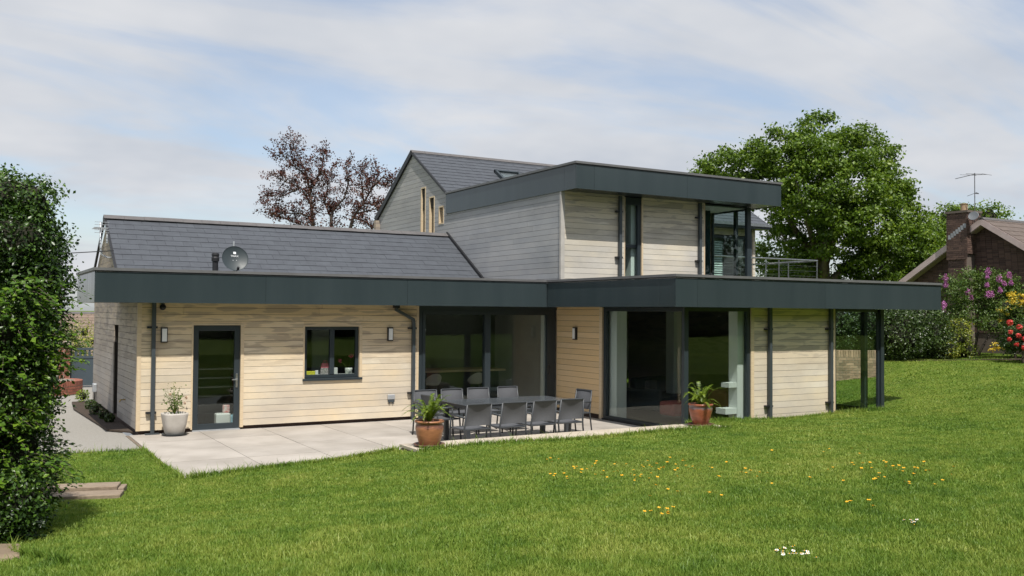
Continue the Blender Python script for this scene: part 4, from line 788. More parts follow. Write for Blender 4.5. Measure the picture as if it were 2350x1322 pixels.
plant('shrub', (25.6, .0, .95), [(25.58, 0.08, 1.68, 0.50), (25.7, 0.0, 1.98, 0.36), (24.98, -0.12, 1.34, 0.30), (25.9, -0.1, 1.28, 0.33)], 5000, .07, m_var, 'low yellow-green variegated shrub between dark evergreen and lilac', 'shrub', rs=32, corev=.7, sub=500, subr=.06, trunk=[([(25.6, 0, .7), (25.6, 0, 1.6)], [.03, .02])])
LI = [(26.01, 0.36, 3.30, 0.42), (26.98, 0.36, 3.62, 0.42), (27.5, 0.06, 3.62, 0.42), (27.89, -0.17, 3.5, 0.42), (27.25, 0.22, 3.0, 0.5), (26.61, 0.61, 2.79, 0.45), (28.15, -0.32, 3.3, 0.3), (25.81, 0.47, 3.55, 0.22), (27.77, -0.08, 2.7, 0.38), (26.3, .4, 2.4, .4), (27.2, .1, 2.3, .4)]
lt = [([(26.9, .3, .7), (26.8, .3, 1.8), (26.5, .4, 2.8), (26.2, .4, 3.5)], [.07, .05, .035, .015]), ([(26.95, .3, .9), (27.1, .2, 2.0), (27.4, .1, 3.1), (27.6, 0, 3.8)], [.05, .04, .025, .01]), ([(27.0, .25, .9), (27.5, .0, 1.9), (27.9, -.15, 3.0), (28.1, -.3, 3.4)], [.045, .03, .02, .01])]
li = plant('lilac_bush', (26.9, .3, .9), LI, 13000, .085, m_lil, 'tall open lilac bush with purple flower heads before the brick gable', 'shrub', rs=33, corev=0, trunk=lt, bark=m_bark2, r0=.3, r1=1.15, sub=500, subr=.1)
m_purple = leafmat('lilac_blossom', [(.30, .09, .28), (.46, .16, .42), (.60, .28, .55)], .2, .6)
for lx_, ly_, lz_, lr_ in [(25.56, 0.38, 3.66, 0.13), (25.57, 0.38, 3.44, 0.12), (25.45, 0.37, 2.77, 0.12), (26.34, 0.1, 3.2, 0.12), (26.46, 0.05, 3.01, 0.1), (26.93, -0.25, 3.11, 0.14), (27.1, -.28, 3.13, .12), (26.99, -0.23, 3.90, 0.13), (26.95, -.22, 3.72, .09), (27.33, -0.42, 3.65, 0.14), (27.61, -0.59, 3.78, 0.12), (27.66, -0.62, 3.53, 0.1), (27.35, -0.42, 3.27, 0.11), (26.96, -0.2, 3.45, 0.09), (26.05, 0.25, 3.3, 0.08), (27.47, -0.5, 3.5, 0.09), (25.4, .35, 2.6, .1)]:
    P, D = shell([(lx_-26.9, ly_-.3, lz_-.9, lr_*.8), (lx_-26.9, ly_-.3, lz_-.9+lr_*.8, lr_*.5)], 260, rs=int(lx_*100), r0=.1); V, T = leaves(P, D, .035, .9, 3); link('flower_head', npmesh('flower_head', V, T, m_purple), li)
plant('azalea_bush', (26.9, -1.2, 1.0), [(26.83, -1.26, 2.6, 0.36), (26.39, -1.24, 2.72, 0.2), (27.02, -1.37, 2.3, 0.5), (26.22, -0.89, 2.1, 0.25), (27.34, -0.95, 1.7, 0.5), (27.6, -1.6, 2.2, .6)], 9000, .08, m_lil, 'green azalea with yellow blossom at the right picture edge', 'shrub', rs=34, corev=.7, sub=600, subr=.09, trunk=[([(26.9, -1.2, .7), (26.9, -1.2, 2)], [.05, .03])])
az = bpy.data.objects['azalea_bush']; P, D = shell([(26.7-26.9, -.15, 2.95-1, .22), (.1, -.2, 1.85, .25), (-.5, .0, 1.7, .2), (-.7, .2, 1.15, .16), (-.95, .1, .4, .12), (.2, -.3, 1.5, .3)], 1500, 5, sub=60, subr=.05); V, T = leaves(P, D, .06, .9, 6); link('blossom', npmesh('blossom', V, T, leafmat('yellow_blossom', [(.5, .34, .02), (.62, .46, .04), (.7, .56, .1)], .25, .5)), az)
m_rho = leafmat('rhododendron_leaves', [(.02, .045, .01), (.04, .08, .016), (.08, .13, .04)], .15, .35)
rh = plant('rhododendron', (25.5, -2.3, 1.0), [(25.45, -2.16, 1.75, 0.36), (25.74, -2.34, 1.9, 0.5), (25.27, -2.06, 1.55, 0.3), (26.2, -2.9, 1.8, .7)], 4500, .11, m_rho, 'rhododendron with red flowers at the right picture edge', 'shrub', rs=35, aspect=.35, corev=.6, sub=350, subr=.08, trunk=[([(25.5, -2.3, .7), (25.5, -2.3, 1.6)], [.04, .03])])
m_red = leafmat('red_blossom', [(.50, .03, .04), (.62, .06, .06), (.75, .14, .11)], .25, .5)
for lx_, ly_, lz_, lr_ in [(24.95, -2.22, 2.22, 0.085), (25.15, -2.4, 2.08, 0.075), (24.82, -2.32, 1.93, 0.055), (25.0, -2.47, 1.82, 0.065), (24.79, -2.30, 1.71, 0.05), (25.15, -2.55, 1.45, 0.07), (25.17, -2.55, 1.72, 0.06), (25.0, -2.4, 1.55, .05), (25.35, -2.65, 1.95, .07), (25.3, -2.65, 1.6, .06)]:
    P, D = shell([(lx_-25.5, ly_+2.3, lz_-1.0, lr_)], 110, rs=int(lz_*1000)); V, T = leaves(P, D, .06, .8, 3); link('flower_head', npmesh('flower_head', V, T, m_red), rh)
plant('boundary_hedge', (30, -6, 1.0), [(28.2+.9*i, -2.4-1.35*i, 2.2+.3*math.sin(i*2.1), 1.15) for i in range(9)], 22000, .12, m_lau, 'dark boundary hedge beyond the red rhododendron', 'hedge', rs=36, corev=.85, sub=1000, subr=.14)
mb = MB(); mb.prism([(23.3, .1, zl(23.3, .1)+.02), (24.3, -.42, zl(24.3, -.42)+.02), (26.2, -1.4, zl(26.2, -1.4)+.03), (27.5, -2.6, zl(27.5, -2.6)+.03), (28.6, -1.5, 1.06), (26.0, 1.2, 1.02), (22.2, 3.0, .9)], (0, 0, -.3)); mb.build('flower_bed', m_soil, kind='structure', label='bare earth bed under the boundary shrubs')

# ---------------------------------------------------------------- bungalow
bg = empty('bungalow', (29.28, 1.26, .8), 0, 'dark brown brick bungalow with pink barge boards at the right', 'house')
def brick_courses(mb, f, poly, bw=.215, bh=.065, j=.011, d=.012, chance=None):
    z = min(p[1] for p in poly); Z1 = max(p[1] for p in poly); r_i = 0
    while z < Z1:
        row = clip(clip(poly, 1, z, True), 1, z+bh, False)
        if len(row) > 2:
            a, b = min(p[0] for p in row), max(p[0] for p in row); x = a-(bw+j)*(.5 if r_i % 2 else 0)
            while x < b:
                pb = clip(clip(row, 0, max(x, a), True), 0, min(x+bw, b), False)
                if len(pb) > 2 and area(pb) > .0008: mb.prism([f.P(p[0], 0, p[1]) for p in pb], Vector(f.P(0, d, 0))-Vector(f.P(0, 0, 0)))
                x += bw+j
        z += bh+j; r_i += 1
GF = Fr('x', 0, -1); mb = MB()
gpoly = [(-3.9, .0), (3.9, .0), (3.9, 2.55), (0, 5.02), (-3.9, 2.55)]
mb.prism([GF.P(a, -.02, b) for a, b in gpoly], (9, 0, 0)); wl = mb.build('wall', m_mortd, bg)
def brick_island(name, c1_, c2_):
    m, t, o = newmat(name); g = G(t); ri = g.n('ShaderNodeNewGeometry').outputs['Random Per Island']; col = g.mix(ri, c1_, c2_)
    k = g.rng(g.noise(g.pos(), 30, 4), .3, .7, .8, 1.2); col = g.n('ShaderNodeVectorMath', {0: col, 1: g.n('ShaderNodeCombineXYZ', {0: k, 1: k, 2: k}).outputs[0]}, operation='MULTIPLY').outputs[0]
    p = g.n('ShaderNodeBsdfPrincipled', {'Base Color': col, 'Roughness': .85}); t.links.new(p.outputs[0], o.inputs[0]); return m
m_bi = brick_island('dark_brick_varied', (.07, .042, .034), (.14, .085, .065))
mb = MB(); brick_courses(mb, GF, [(-3.9, 1.0), (3.9, 1.0), (3.9, 2.55), (0, 5.02), (-3.9, 2.55)], d=.014); mb.build('brick_courses', m_bi, wl, kind='stuff')
# chimney: breast on the gable and stack above
ch = MB(); ch.box(-.50, -.02, .48, 1.22, 0, 4.0); ch.box(-.55, .25, .42, 1.25, 4.0, 5.42); ch.box(-.60, .30, .37, 1.30, 5.42, 5.50, 0); cho = ch.build('chimney', m_mortd, bg, label='brown brick chimney rising through the left slope')
mb = MB(); F1 = Fr('x', -.55, -1); brick_courses(mb, F1, H(.42, 1.25, 3.7, 5.42)); F2 = Fr('y', .42, -1); brick_courses(mb, F2, H(-.55, .25, 3.9, 5.42)); F3 = Fr('x', -.50, -1); brick_courses(mb, F3, H(.48, 1.22, 1.5, 4.0)); mb.build('brick_courses', m_bi, cho, kind='stuff')
mb = MB(); mb.lathe([(.13, 5.5), (.12, 5.75), (.135, 5.77), (.135, 5.80), (.09, 5.80), (.09, 5.5)], 16, (-.15, .8)); mb.build('chimney_pot', M('buff_clay', (.38, .28, .18), (.3, .2, .12), 5, .8), cho)
fl_ = MB()
for i in range(7): fl_.box(-.565, -.552, .48+i*.10-.02, .48+i*.10+.10, 4.98-i*.10*.65-.13, 4.98-i*.10*.65+.03)
fl_.build('lead_flashing', M('lead', (.35, .36, .38), (.28, .29, .31), 6, .5), cho)
# roof, barge boards
m_pink = M('pinkish_barge_board', (.56, .45, .43), (.50, .39, .37), 4, .6)
m_tile = M('brown_concrete_tile', (.13, .10, .085), (.10, .078, .066), 4, .85, .2, 30)
rf = MB(); rf.prism([(-.35, -4.3, 2.42), (-.35, 0, 5.17), (-.35, 4.3, 2.42), (-.35, 4.3, 2.36), (-.35, 0, 5.10), (-.35, -4.3, 2.36)][:3]+[(-.35, 4.3, 2.36), (-.35, 0, 5.10), (-.35, -4.3, 2.36)], (10, 0, 0)); rfo = rf.build('roof', m_tile, bg)
tl = MB(); ang = math.atan2(2.75, 4.3); c, s = math.cos(ang), math.sin(ang); LL = math.hypot(2.75, 4.3)
for sg in (-1, 1):
    for i in range(15):
        u0, u1 = i*.345, min(i*.345+.37, LL); P_ = lambda u, v: (-.38, sg*(-4.3+c*u+s*v*0)+0, 2.42+s*u+v)
        if sg < 0 or i < 15:
            x_ = -.38
            while x_ < (4 if sg > 0 else 3):
                q = [(x_, sg*(4.3-c*u0)*-1 if False else sg*(4.3-c*u0), 2.42+s*u0+.035), (x_, sg*(4.3-c*u1), 2.42+s*u1+.012), (x_, sg*(4.3-c*u1), 2.42+s*u1+.0), (x_, sg*(4.3-c*u0), 2.42+s*u0+.012)]
                tl.prism(q, (.325, 0, 0)); x_ += .33
tl.build('roof_tiles', m_tile, rfo, kind='stuff')
rt2 = MB()
for i in range(14): rt2.prism([(-.4+i*.45, -.14, 5.12), (-.4+i*.45, -.08, 5.21), (-.4+i*.45, .08, 5.21), (-.4+i*.45, .14, 5.12)], (.44, 0, 0))
rt2.build('ridge_tiles', m_ridge, rfo)
for sg in (-1, 1):
    mb = MB(); mb.prism([(-.40, sg*4.4, 2.36), (-.40, 0, 5.17), (-.40, 0, 4.93), (-.40, sg*4.4, 2.12)], (.05, 0, 0)); mb.build('barge_board', m_pink, bg)
    mb = MB(); mb.prism([(-.35, sg*4.4, 2.14), (-.35, 0, 4.95), (-.35, 0, 4.91), (-.35, sg*4.4, 2.10)], (.35, 0, 0)); mb.build('verge_soffit', m_pink, bg)
# its aerial and dish
e = empty('chimney_aerial', (29.0, 1.55, 6.05), 0, 'tall thin aerial mast beside the bungalow chimney', 'aerial'); m_aer = M('dull_aerial_metal', (.10, .095, .10), (.07, .07, .075), 8, .5)
mb = MB(); mb.tube([(0, 0, -.1), (0, 0, 1.62)], .016, 6); mb.build('mast', m_aer, e)
mb = MB(); mb.tube([(0, -.05, 1.58), (-.0, .78, 1.50)], .012, 5); mb.tube([(-.45, .05, 1.56), (.45, .0, 1.62)], .009, 5); mb.tube([(-.5, .25, 1.55), (.4, .2, 1.59)], .007, 5); mb.tube([(-.25, -.45, 1.52), (.25, -.5, 1.50)], .007, 5); mb.tube([(0, 0, 1.55), (0, -.48, 1.51)], .009, 5); mb.build('elements', m_aer, e)
mb = MB(); mb.tube([(-.1, -.08, .86), (.1, -.08, .86)], .02, 6); mb.tube([(0, .3, .80), (0, -.1, .9)], .008, 5); mb.build('lower_elements', m_aer, e)
e = empty('chimney_dish', (28.72, 1.42, 6.05), 0, 'small grey dish fixed beside the bungalow chimney', 'satellite dish')
TD2 = Matrix.Rotation(rad(-60), 4, 'Y') @ Matrix.Rotation(rad(15), 4, 'X'); mb = MB(); mb.lathe([(r_, r_*r_*.7) for r_ in (0, .04, .08, .12, .15, .18)]+[(.185, .03), (.15, .01), (.1, -.005), (0, -.012)], 28); mb.v = [tuple(TD2 @ Vector(v)) for v in mb.v]; mb.build('reflector', M('grey_dish_paint', (.11, .12, .13), (.09, .10, .11), 5, .5), e, smooth=True)
mb = MB(); mb.tube([(0, 0, 0), (.15, .08, -.05), (.2, .1, -.2)], .015, 6); mb.build('arm', m_aer, e)

# ---------------------------------------------------------------- brick garden wall seen through the glass corner
gw = empty('garden_wall', (20.95, -.66, .45), math.atan2(1.6, -2.6), 'low mixed red brick wall seen through the right glass corner', 'wall')
bm_ = MB(); bm_.box(0, .215, .1, .210, 0, .065); brm = bm_.mesh('brick', m_brickm); bm2 = MB(); bm2.box(0, .065, -.01, .213, 0, .215); brm2 = bm2.mesh('brick', m_brickm)
mb = MB(); mb.box(0, 3.2, .0, .2, -.6, .78); mb.build('mortar', m_mortar, gw)
for rw_ in range(-2, 9):
    x_ = -.11 if rw_ % 2 else 0
    while x_ < 2.95:
        a_ = max(x_, 0); wd_ = (min(x_+.215, 3.2)-a_)/.215
        if wd_ > .2: link('brick', brm, gw, (a_, 0, rw_*.0765), (0, 0, 0), (wd_, 1, 1))
        x_ += .226
for i in range(42): link('brick', brm2, gw, (i*.0765, 0, .69), (0, 0, 0), (1, 1.0, 1))
pl_sh = plant('young_shrub', (17.6, -.6, .2), [(17.6, -.6, .55, .22), (17.7, -.5, .75, .15)], 500, .09, m_lau, 'small leafy plant beyond the right glass corner', 'shrub', rs=61, corev=.4)

# ---------------------------------------------------------------- left background: planter, pillar, gate, neighbour roof
pn = empty('brick_planter', (-.98, 10.55, 0), 0, 'round red brick planter on the path before the gate', 'planter')
mb = MB(); mb.lathe([(1.03, -.05), (1.03, .37), (.83, .37), (.83, .28), (0, .28)], 48); mb.build('mortar', m_mortar, pn)
mb = MB(); mb.lathe([(.83, .30), (0, .33)], 32); mb.build('soil', m_soil, pn)
bb = MB(); bb.box(-.1, .1, -.01, .02, 0, .06); bpm = bb.mesh('brick', m_brick); bb = MB(); bb.box(-.031, .031, -.012, .2, 0, .13); bpt = bb.mesh('brick', m_brick)
for rw_ in range(3):
    for i in range(30):
        a = 2*math.pi*(i+.5*(rw_ % 2))/30
        if math.sin(a) < .5: link('brick', bpm, pn, (1.035*math.cos(a), 1.035*math.sin(a), .01+rw_*.075), (0, 0, a+math.pi/2), (1, 1, 1))
for i in range(88):
    a = 2*math.pi*i/88; link('brick', bpt, pn, (1.035*math.cos(a), 1.035*math.sin(a), .242), (0, 0, a+math.pi/2), (1, 1, 1))
pi_ = empty('gate_pillar', (-.30, 12.4, 0), 0, 'brick pillar with a pale cap next to the grey gate', 'pillar')
mb = MB(); mb.box(-.165, .165, -.165, .165, 0, 1.34); mb.build('mortar', m_mortar, pi_)
for rw_ in range(17):
    for q in range(2):
        link('brick', bpm, pi_, ((-.075 if q else .09) if rw_ % 2 else (-.09 if q else .075), -.165, .01+rw_*.078), (0, 0, 0), (.75, 1, 1)); link('brick', bpm, pi_, (.165, (-.075 if q else .09) if rw_ % 2 else (-.09 if q else .075), .01+rw_*.078), (0, 0, math.pi/2), (.75, 1, 1))
mb = MB(); mb.box(-.21, .21, -.21, .21, 1.34, 1.39); mb.prism([(-.18, -.18, 1.39), (.18, -.18, 1.39), (.18, .18, 1.39), (-.18, .18, 1.39)], (0, 0, .04)); mb.build('cap', m_curb, pi_)
gt = empty('driveway_gate', (-.12, 12.5, .05), 0, 'dark grey gate panel with a pierced top rail behind the planter', 'gate')
m_gate = M('blue_grey_gate', (.055, .075, .09), (.05, .068, .082), 2, .5)
mb = MB(); mb.box(0, 2.6, -.02, .02, 0, .84); mb.build('panel', m_gate, gt)
mb = MB(); mb.box(0, 2.6, -.035, .035, 1.10, 1.17); mb.box(0, 2.6, -.035, .035, .84, .91); mb.build('rail', m_gate, gt)
for i in range(20):
    mb = MB(); x_ = .02+i*.13; mb.prism([(x_, -.015, .91), (x_+.045, -.015, .91), (x_+.065, -.015, 1.0), (x_+.045, -.015, 1.10), (x_, -.015, 1.10), (x_-.02, -.015, 1.0)], (0, .03, 0)); mb.build('baluster', m_gate, gt)
nb = empty('neighbour_house', (1.5, 27, -2.5), 0, 'brown tiled roof beyond the gate on the left', 'house')
mb = MB(); mb.box(-7, 6, 0, 6, 0, 2.6); mb.build('wall', m_brick, nb); rfn = MB(); rfn.prism([(-7.3, -.6, 2.5), (-7.3, 3, 4.72), (-7.3, 6.6, 2.5)], (13.6, 0, 0)); ro = rfn.build('roof', m_tile, nb)
ang = math.atan2(2.22, 3.6); c, s = math.cos(ang), math.sin(ang); tl = MB()
for i in range(17):
    u0 = i*.25; x_ = -7.3+(.15 if i % 2 else 0)
    while x_ < 6.2: tl.prism([(x_, -.6+c*u0, 2.5+s*u0+.05), (x_, -.6+c*(u0+.27), 2.5+s*(u0+.27)+.025), (x_, -.6+c*(u0+.27), 2.5+s*(u0+.27)), (x_, -.6+c*u0, 2.5+s*u0+.01)], (.29, 0, 0)); x_ += .3
tl.build('roof_tiles', M('pale_brown_tile', (.21, .155, .12), (.16, .12, .09), 6, .85, .2, 30), ro, kind='stuff')  # a paler brown tile than on the bungalow roof
mb = MB(); mb.prism([(-7.3, 2.88, 4.70), (-7.3, 2.95, 4.80), (-7.3, 3.05, 4.80), (-7.3, 3.12, 4.70)], (13.6, 0, 0)); mb.build('ridge', m_ridge, ro)
plant('gate_shrub', (.6, 16.4, -.1), [(0.28, 17.23, 1.45, 0.4), (0.74, 16.96, 1.6, 0.40), (0.45, 15.98, 1.1, 0.4), (0.9, 15.79, 1.3, 0.3), (.5, 16.4, .6, .7), (-.3, 16.6, 1.0, .5)], 3800, .075, m_var, 'yellow-green shrub growing just beyond the grey gate', 'shrub', rs=71, corev=.3, trunk=[([(.6, 16.4, -.1), (.6, 16.4, 1.3)], [.03, .015])], r0=.2, r1=1.3)
# small plants in the bed
for i, (x_, y_, h_) in enumerate(((-.25, 7.2, .28), (-.28, 5.2, .2), (-.3, 3.9, .22), (-.25, 2.9, .18), (-.22, 2.2, .16))):
    plant('bed_plant', (x_, y_, .02), [(x_, y_, .03+h_*.5, h_*.62)], 260, .06, m_lau if i else m_fern, ['bright green tuft at the far end of the wall bed', 'low dark plant second from the far end of the wall bed', 'low dark plant in the middle of the wall bed', 'low dark plant by the brown side door', 'low dark plant nearest the house corner in the wall bed'][i], 'plant', 'plants in the bed along the end wall', rs=80+i, corev=.5)

# ---------------------------------------------------------------- pots
def frond(mb, az, ln_, rise, arch, rr, w=.10):
    pts = []
    for i in range(13):
        t = i/12; rad_ = ln_*t*(.9); z_ = rise*math.sin(min(t*1.25, 1)*math.pi*.5)-arch*t*t
        pts.append(Vector((math.cos(az)*rad_, math.sin(az)*rad_, z_)))
    side = Vector((-math.sin(az), math.cos(az), 0))
    for i in range(1, 13):
        for hf in (0, .5):
            t = (i-hf)/12; p = pts[i-1].lerp(pts[i], 1-hf); d = (pts[i]-pts[i-1]).normalized(); wl_ = w*math.sin(math.pi*min(1, .10+t*.9))**.8
            if wl_ < .01: continue
            for sg in (-1, 1):
                tip = p+side*sg*wl_+d*wl_*.35+Vector((0, 0, -.15*wl_+rr.uniform(-.01, .01))); mb.add([p-d*.010, tip, p+d*.010], [(0, 1, 2)])
    return pts
def fern_pot(loc, prof, label, seed, sc=1.0, up=0.9):
    e = empty('fern_pot', loc, 0, label, 'plant pot', 'glazed pots with ferns on the coping')
    mb = MB(); mb.lathe(prof, 40); mb.build('pot', [m_terra], e, smooth=True)
    mb = MB(); mb.lathe([(0, .0), (.17, .0), (.245, .03), (.25, .045), (.235, .045), (.17, .015), (0, .014)], 36); mb.build('saucer', M('brown_saucer', (.15, .075, .05), (.1, .05, .035), 8, .6), e, smooth=True)
    mb = MB(); mb.lathe([(.18, .36), (0, .39)], 24); mb.build('soil', m_soil, e)
    rr = random.Random(seed); fm = MB(); st = MB()
    for i in range(34):
        az = i*2.399+rr.uniform(-.4, .4); inner = i % 3 == 0
        L_ = rr.uniform(.22, .44)*sc; pts = frond(fm, az, L_*(.6 if inner else 1), rr.uniform(.12, .40)*sc*(1.1 if inner else up), rr.uniform(-.02, .20)*sc, rr, .05)
        st.tube([tuple(p) for p in pts[::3]], [.005, .004, .003, .002, .001], 4)
    fm.v = [(a, b, c_+.37) for a, b, c_ in fm.v]; st.v = [(a, b, c_+.37) for a, b, c_ in st.v]
    fm.build('fronds', m_fern, e); st.build('stems', m_fern, e)
    return e
profA = [(0, .015), (.145, .015), (.165, .05), (.20, .16), (.222, .27), (.222, .32), (.208, .365), (.225, .375), (.236, .39), (.232, .41), (.205, .41), (.195, .36), (.19, .30)]
fern_pot((3.47, -5.85, .30), profA, 'terracotta pot with bright fern, nearer of the two on the coping', 3, 1.25, 1.0)
profB = [(0, .015), (.125, .015), (.145, .05), (.185, .16), (.215, .28), (.222, .34), (.215, .375), (.232, .39), (.238, .41), (.225, .425), (.20, .42), (.195, .36)]
fern_pot((9.16, -5.80, .30), profB, 'red-brown glazed pot with fern in front of the glass corner', 9, 1.3, .8)
# bands of glaze on the pots follow height in the pot's own space
def potmat(name, zb, base, band, sheen):
    m, t, o = newmat(name); g = G(t); ob = g.n('ShaderNodeTexCoord').outputs['Object']; z_ = g.n('ShaderNodeSeparateXYZ', {0: ob}).outputs[2]
    no = g.noise(g.n('ShaderNodeMapping', {0: ob, 'Scale': (3, 3, 10)}).outputs[0], 2.5, 5); zz_ = g.math('ADD', z_, g.rng(no, .3, .7, -.03, .03))
    col = g.mix(g.rng(no, .35, .65), base, tuple(x*.72 for x in base)); f = g.math('MULTIPLY', g.rng(zz_, zb[0], zb[0]+.03), g.rng(zz_, zb[1], zb[1]+.02, 1, 0)); col = g.mix(f, col, band)
    p = g.n('ShaderNodeBsdfPrincipled', {'Base Color': col, 'Roughness': sheen}); t.links.new(p.outputs[0], o.inputs[0]); return m
for nm, mm in (('fern_pot', potmat('glazed_terracotta_orange', (.29, .37), (.42, .18, .085), (.20, .09, .07), .45)), ('fern_pot.001', potmat('glazed_terracotta_red', (.31, .38), (.33, .105, .055), (.16, .12, .13), .3))):
    for c_ in bpy.data.objects[nm].children:
        if c_.name.startswith('pot'): c_.data.materials[0] = mm
e = empty('white_planter', (.63, -.36, 0), .1, 'tapered off-white square planter with a rose by the back door', 'planter')
mb = MB(); n_ = 24; lv = []
for zf, hw, ex in ((.02, .15, 3), (.04, .165, 4), (.22, .20, 5), (.40, .225, 6), (.43, .228, 6), (.432, .205, 6), (.36, .20, 6)):
    for k in range(n_):
        a = 2*math.pi*k/n_; q = (abs(math.cos(a))**ex+abs(math.sin(a))**ex)**(-1/ex); lv.append((q*hw*math.cos(a), q*hw*math.sin(a), zf))
mb.add(lv, [(i*n_+k, i*n_+(k+1) % n_, (i+1)*n_+(k+1) % n_, (i+1)*n_+k) for i in range(6) for k in range(n_)]+[tuple(range(n_-1, -1, -1))]); mb.build('pot', M('off_white_stoneware', (.48, .45, .41), (.42, .39, .35), 6, .6, obj=True), e, smooth=True)
mb = MB(); mb.lathe([(0, 0), (.2, 0), (.235, .025), (.24, .035), (.2, .012), (0, .012)], 28); mb.build('saucer', m_pipe, e); mb = MB(); mb.lathe([(.2, .38), (0, .40)], 20); mb.build('soil', m_soil, e)
rr = np.random.default_rng(44); sm_ = MB(); PP = []
for i in range(13):
    a = rr.uniform(0, 6.28); L_ = rr.uniform(.25, .66); tx, ty = math.cos(a)*rr.uniform(.05, .25), math.sin(a)*rr.uniform(.05, .2)
    pts = [(0, 0, .38), (tx*.5, ty*.5, .38+L_*.55), (tx, ty, .38+L_)]; sm_.tube(pts, [.006, .004, .002], 4)
    for t in np.linspace(.25, 1, 15): PP.append((tx*t+rr.normal(0, .045), ty*t+rr.normal(0, .045), .38+L_*t+rr.normal(0, .03)))
sm_.build('stems', m_fern, e); PP = np.array(PP*2)+rr.normal(0, .02, (len(PP)*2, 3)); V, T = leaves(PP, np.tile([0, -.2, .9], (len(PP), 1)), .045, .6, 4)
link('foliage', npmesh('foliage', V, T, leafmat('rose_leaves', [(.06, .05, .015), (.06, .11, .018), (.10, .17, .022), (.16, .22, .04)], .3, .45)), e)
m_rose = leafmat('pale_rose_petals', [(.6, .42, .36), (.7, .55, .5)], .3, .5)
for q in ((.2, -.05, .72, .03), (.16, -.1, .62, .025), (-.12, -.1, .8, .022)):
    P, D = shell([q], 30, 3, r0=.2); V, T = leaves(P, D, .03, .9, 3); link('rose_flower', npmesh('rose_flower', V, T, m_rose), e)

# ---------------------------------------------------------------- sleepers and slab in the grass
sp = empty('timber_step', (-1.5, -5.95, .01), -.28, 'two old timber sleepers laid in the grass by the hedge', 'step')
for (a0, a1, b0, b1, z0, z1) in ((-1.2, .38, .02, .34, -.1, .10), (-1.25, .47, -.34, .0, -.15, .055)):
    mb = MB(); mb.box(a0, a1, b0, b1, z0, z1); mb.build('sleeper', m_wood_old, sp, bevel=.012)
mb = MB(); mb.box(.385, .46, .02, .33, -.1, .07); mb.build('sleeper', m_wood_old, sp, bevel=.01, label='short end piece of timber')
sb = empty('stone_step', (-2.78, -10.7, float(zl(-2.5, -10.7))-.005), .15, 'rough brown flagstone in the bottom left corner', 'step')
mb = MB(); mb.prism([(-.9, -.35, .0), (.1, -.42, 0), (.30, -.2, 0), (.36, .18, 0), (.1, .36, 0), (-.9, .40, 0)], (0, 0, .065)); mb.build('flagstone', m_stone, sb, bevel=.02)
mb = MB(); mb.prism([(-.9, -.28, -.16), (.05, -.34, -.16), (.22, -.18, -.16), (.28, .14, -.16), (.05, .3, -.16), (-.9, .33, -.16)], (0, 0, .155)); mb.build('rubble_base', m_stone, sb, bevel=.03)
# ---------------------------------------------------------------- flowers in the lawn
m_but = M('buttercup_petal', (.75, .42, .01), (.65, .34, .01), 9, .4); m_dai = M('daisy_petal', (.8, .8, .78), (.75, .75, .74), 9, .6); m_stem = M('flower_stem', (.06, .12, .02), (.05, .1, .015), 9, .6)
def flower(name, mp_, hh, R_, cup, mc=None):
    t = MB(); t.tube([(0, 0, 0), (.004, .002, hh*.6), (0, 0, hh)], .0015, 4, 1)
    for k in range(8 if cup < .3 else 5):
        nn_ = 8 if cup < .3 else 5; a = 2*math.pi*k/nn_; w_ = math.pi/nn_*.95
        t.add([(0, 0, hh), (R_*.75*math.cos(a-w_), R_*.75*math.sin(a-w_), hh+R_*cup*.6), (R_*math.cos(a), R_*math.sin(a), hh+R_*cup), (R_*.75*math.cos(a+w_), R_*.75*math.sin(a+w_), hh+R_*cup*.6)], [(0, 1, 2, 3)], 0)
    t.lathe([(R_*.28, hh+.001), (R_*.2, hh+.006), (0, hh+.007)], 8, mi=2); return t.mesh(name, [mp_, m_stem, m_but])
bme = flower('buttercup', m_but, .085, .019, .5); dme = flower('daisy', m_dai, .05, .015, .1)
rb = random.Random(5)
BC = [(3.56, -10.08, .45, 20), (2.95, -10.76, .3, 10), (4.5, -10.6, .5, 26), (3.6, -10.95, .35, 8), (3.7, -9.1, .2, 3), (5.98, -12.1, .35, 13), (6.3, -12.6, .4, 15), (5.37, -12.78, .4, 14), (2.31, -12.96, .2, 8), (3.95, -13.66, .2, 4), (2.9, -12.2, .4, 7), (4.7, -11.9, .5, 10), (3.5, -11.4, .35, 6), (6.8, -10.7, .5, 6)]
for bi_, (cx_, cy_, sp_r, cnt) in enumerate(BC):
    zn = ('in the left patch, straight below the fern pots', 'in the middle of the lawn', 'in the right hand patch of the lawn', 'low on the lawn near the daisies')[0 if bi_ in (0, 1, 3, 4) else 1 if bi_ in (2, 11, 12) else 3 if bi_ in (8, 9, 10) else 2]
    for i in range(cnt):
        x_, y_ = rb.gauss(cx_, sp_r*.6), rb.gauss(cy_, sp_r*.6); s_ = rb.uniform(.75, 1.2)
        link('buttercup', bme, None, (x_, y_, float(zl(x_, y_))), (rb.uniform(-.25, .25), rb.uniform(-.25, .25), rb.uniform(0, 6)), (s_, s_, s_), label='tiny yellow buttercup '+zn, cat='flower', group='buttercups '+zn)
for dn_, (cx_, cy_, rx_, cnt) in enumerate(((2.12, -14.66, .11, 17), (2.07, -14.50, .08, 6), (3.75, -14.31, .09, 6))):
    zn = 'at the bottom of the lawn' if dn_ < 2 else 'in the small upper right cluster'
    for i in range(cnt):
        x_, y_ = rb.gauss(cx_, rx_*.8), rb.gauss(cy_, rx_*.8); link('daisy', dme, None, (x_, y_, float(zl(x_, y_))), (rb.uniform(-.3, .1), rb.uniform(-.3, .3), rb.uniform(0, 6)), label='small white daisy '+zn, cat='flower', group='daisies '+zn)

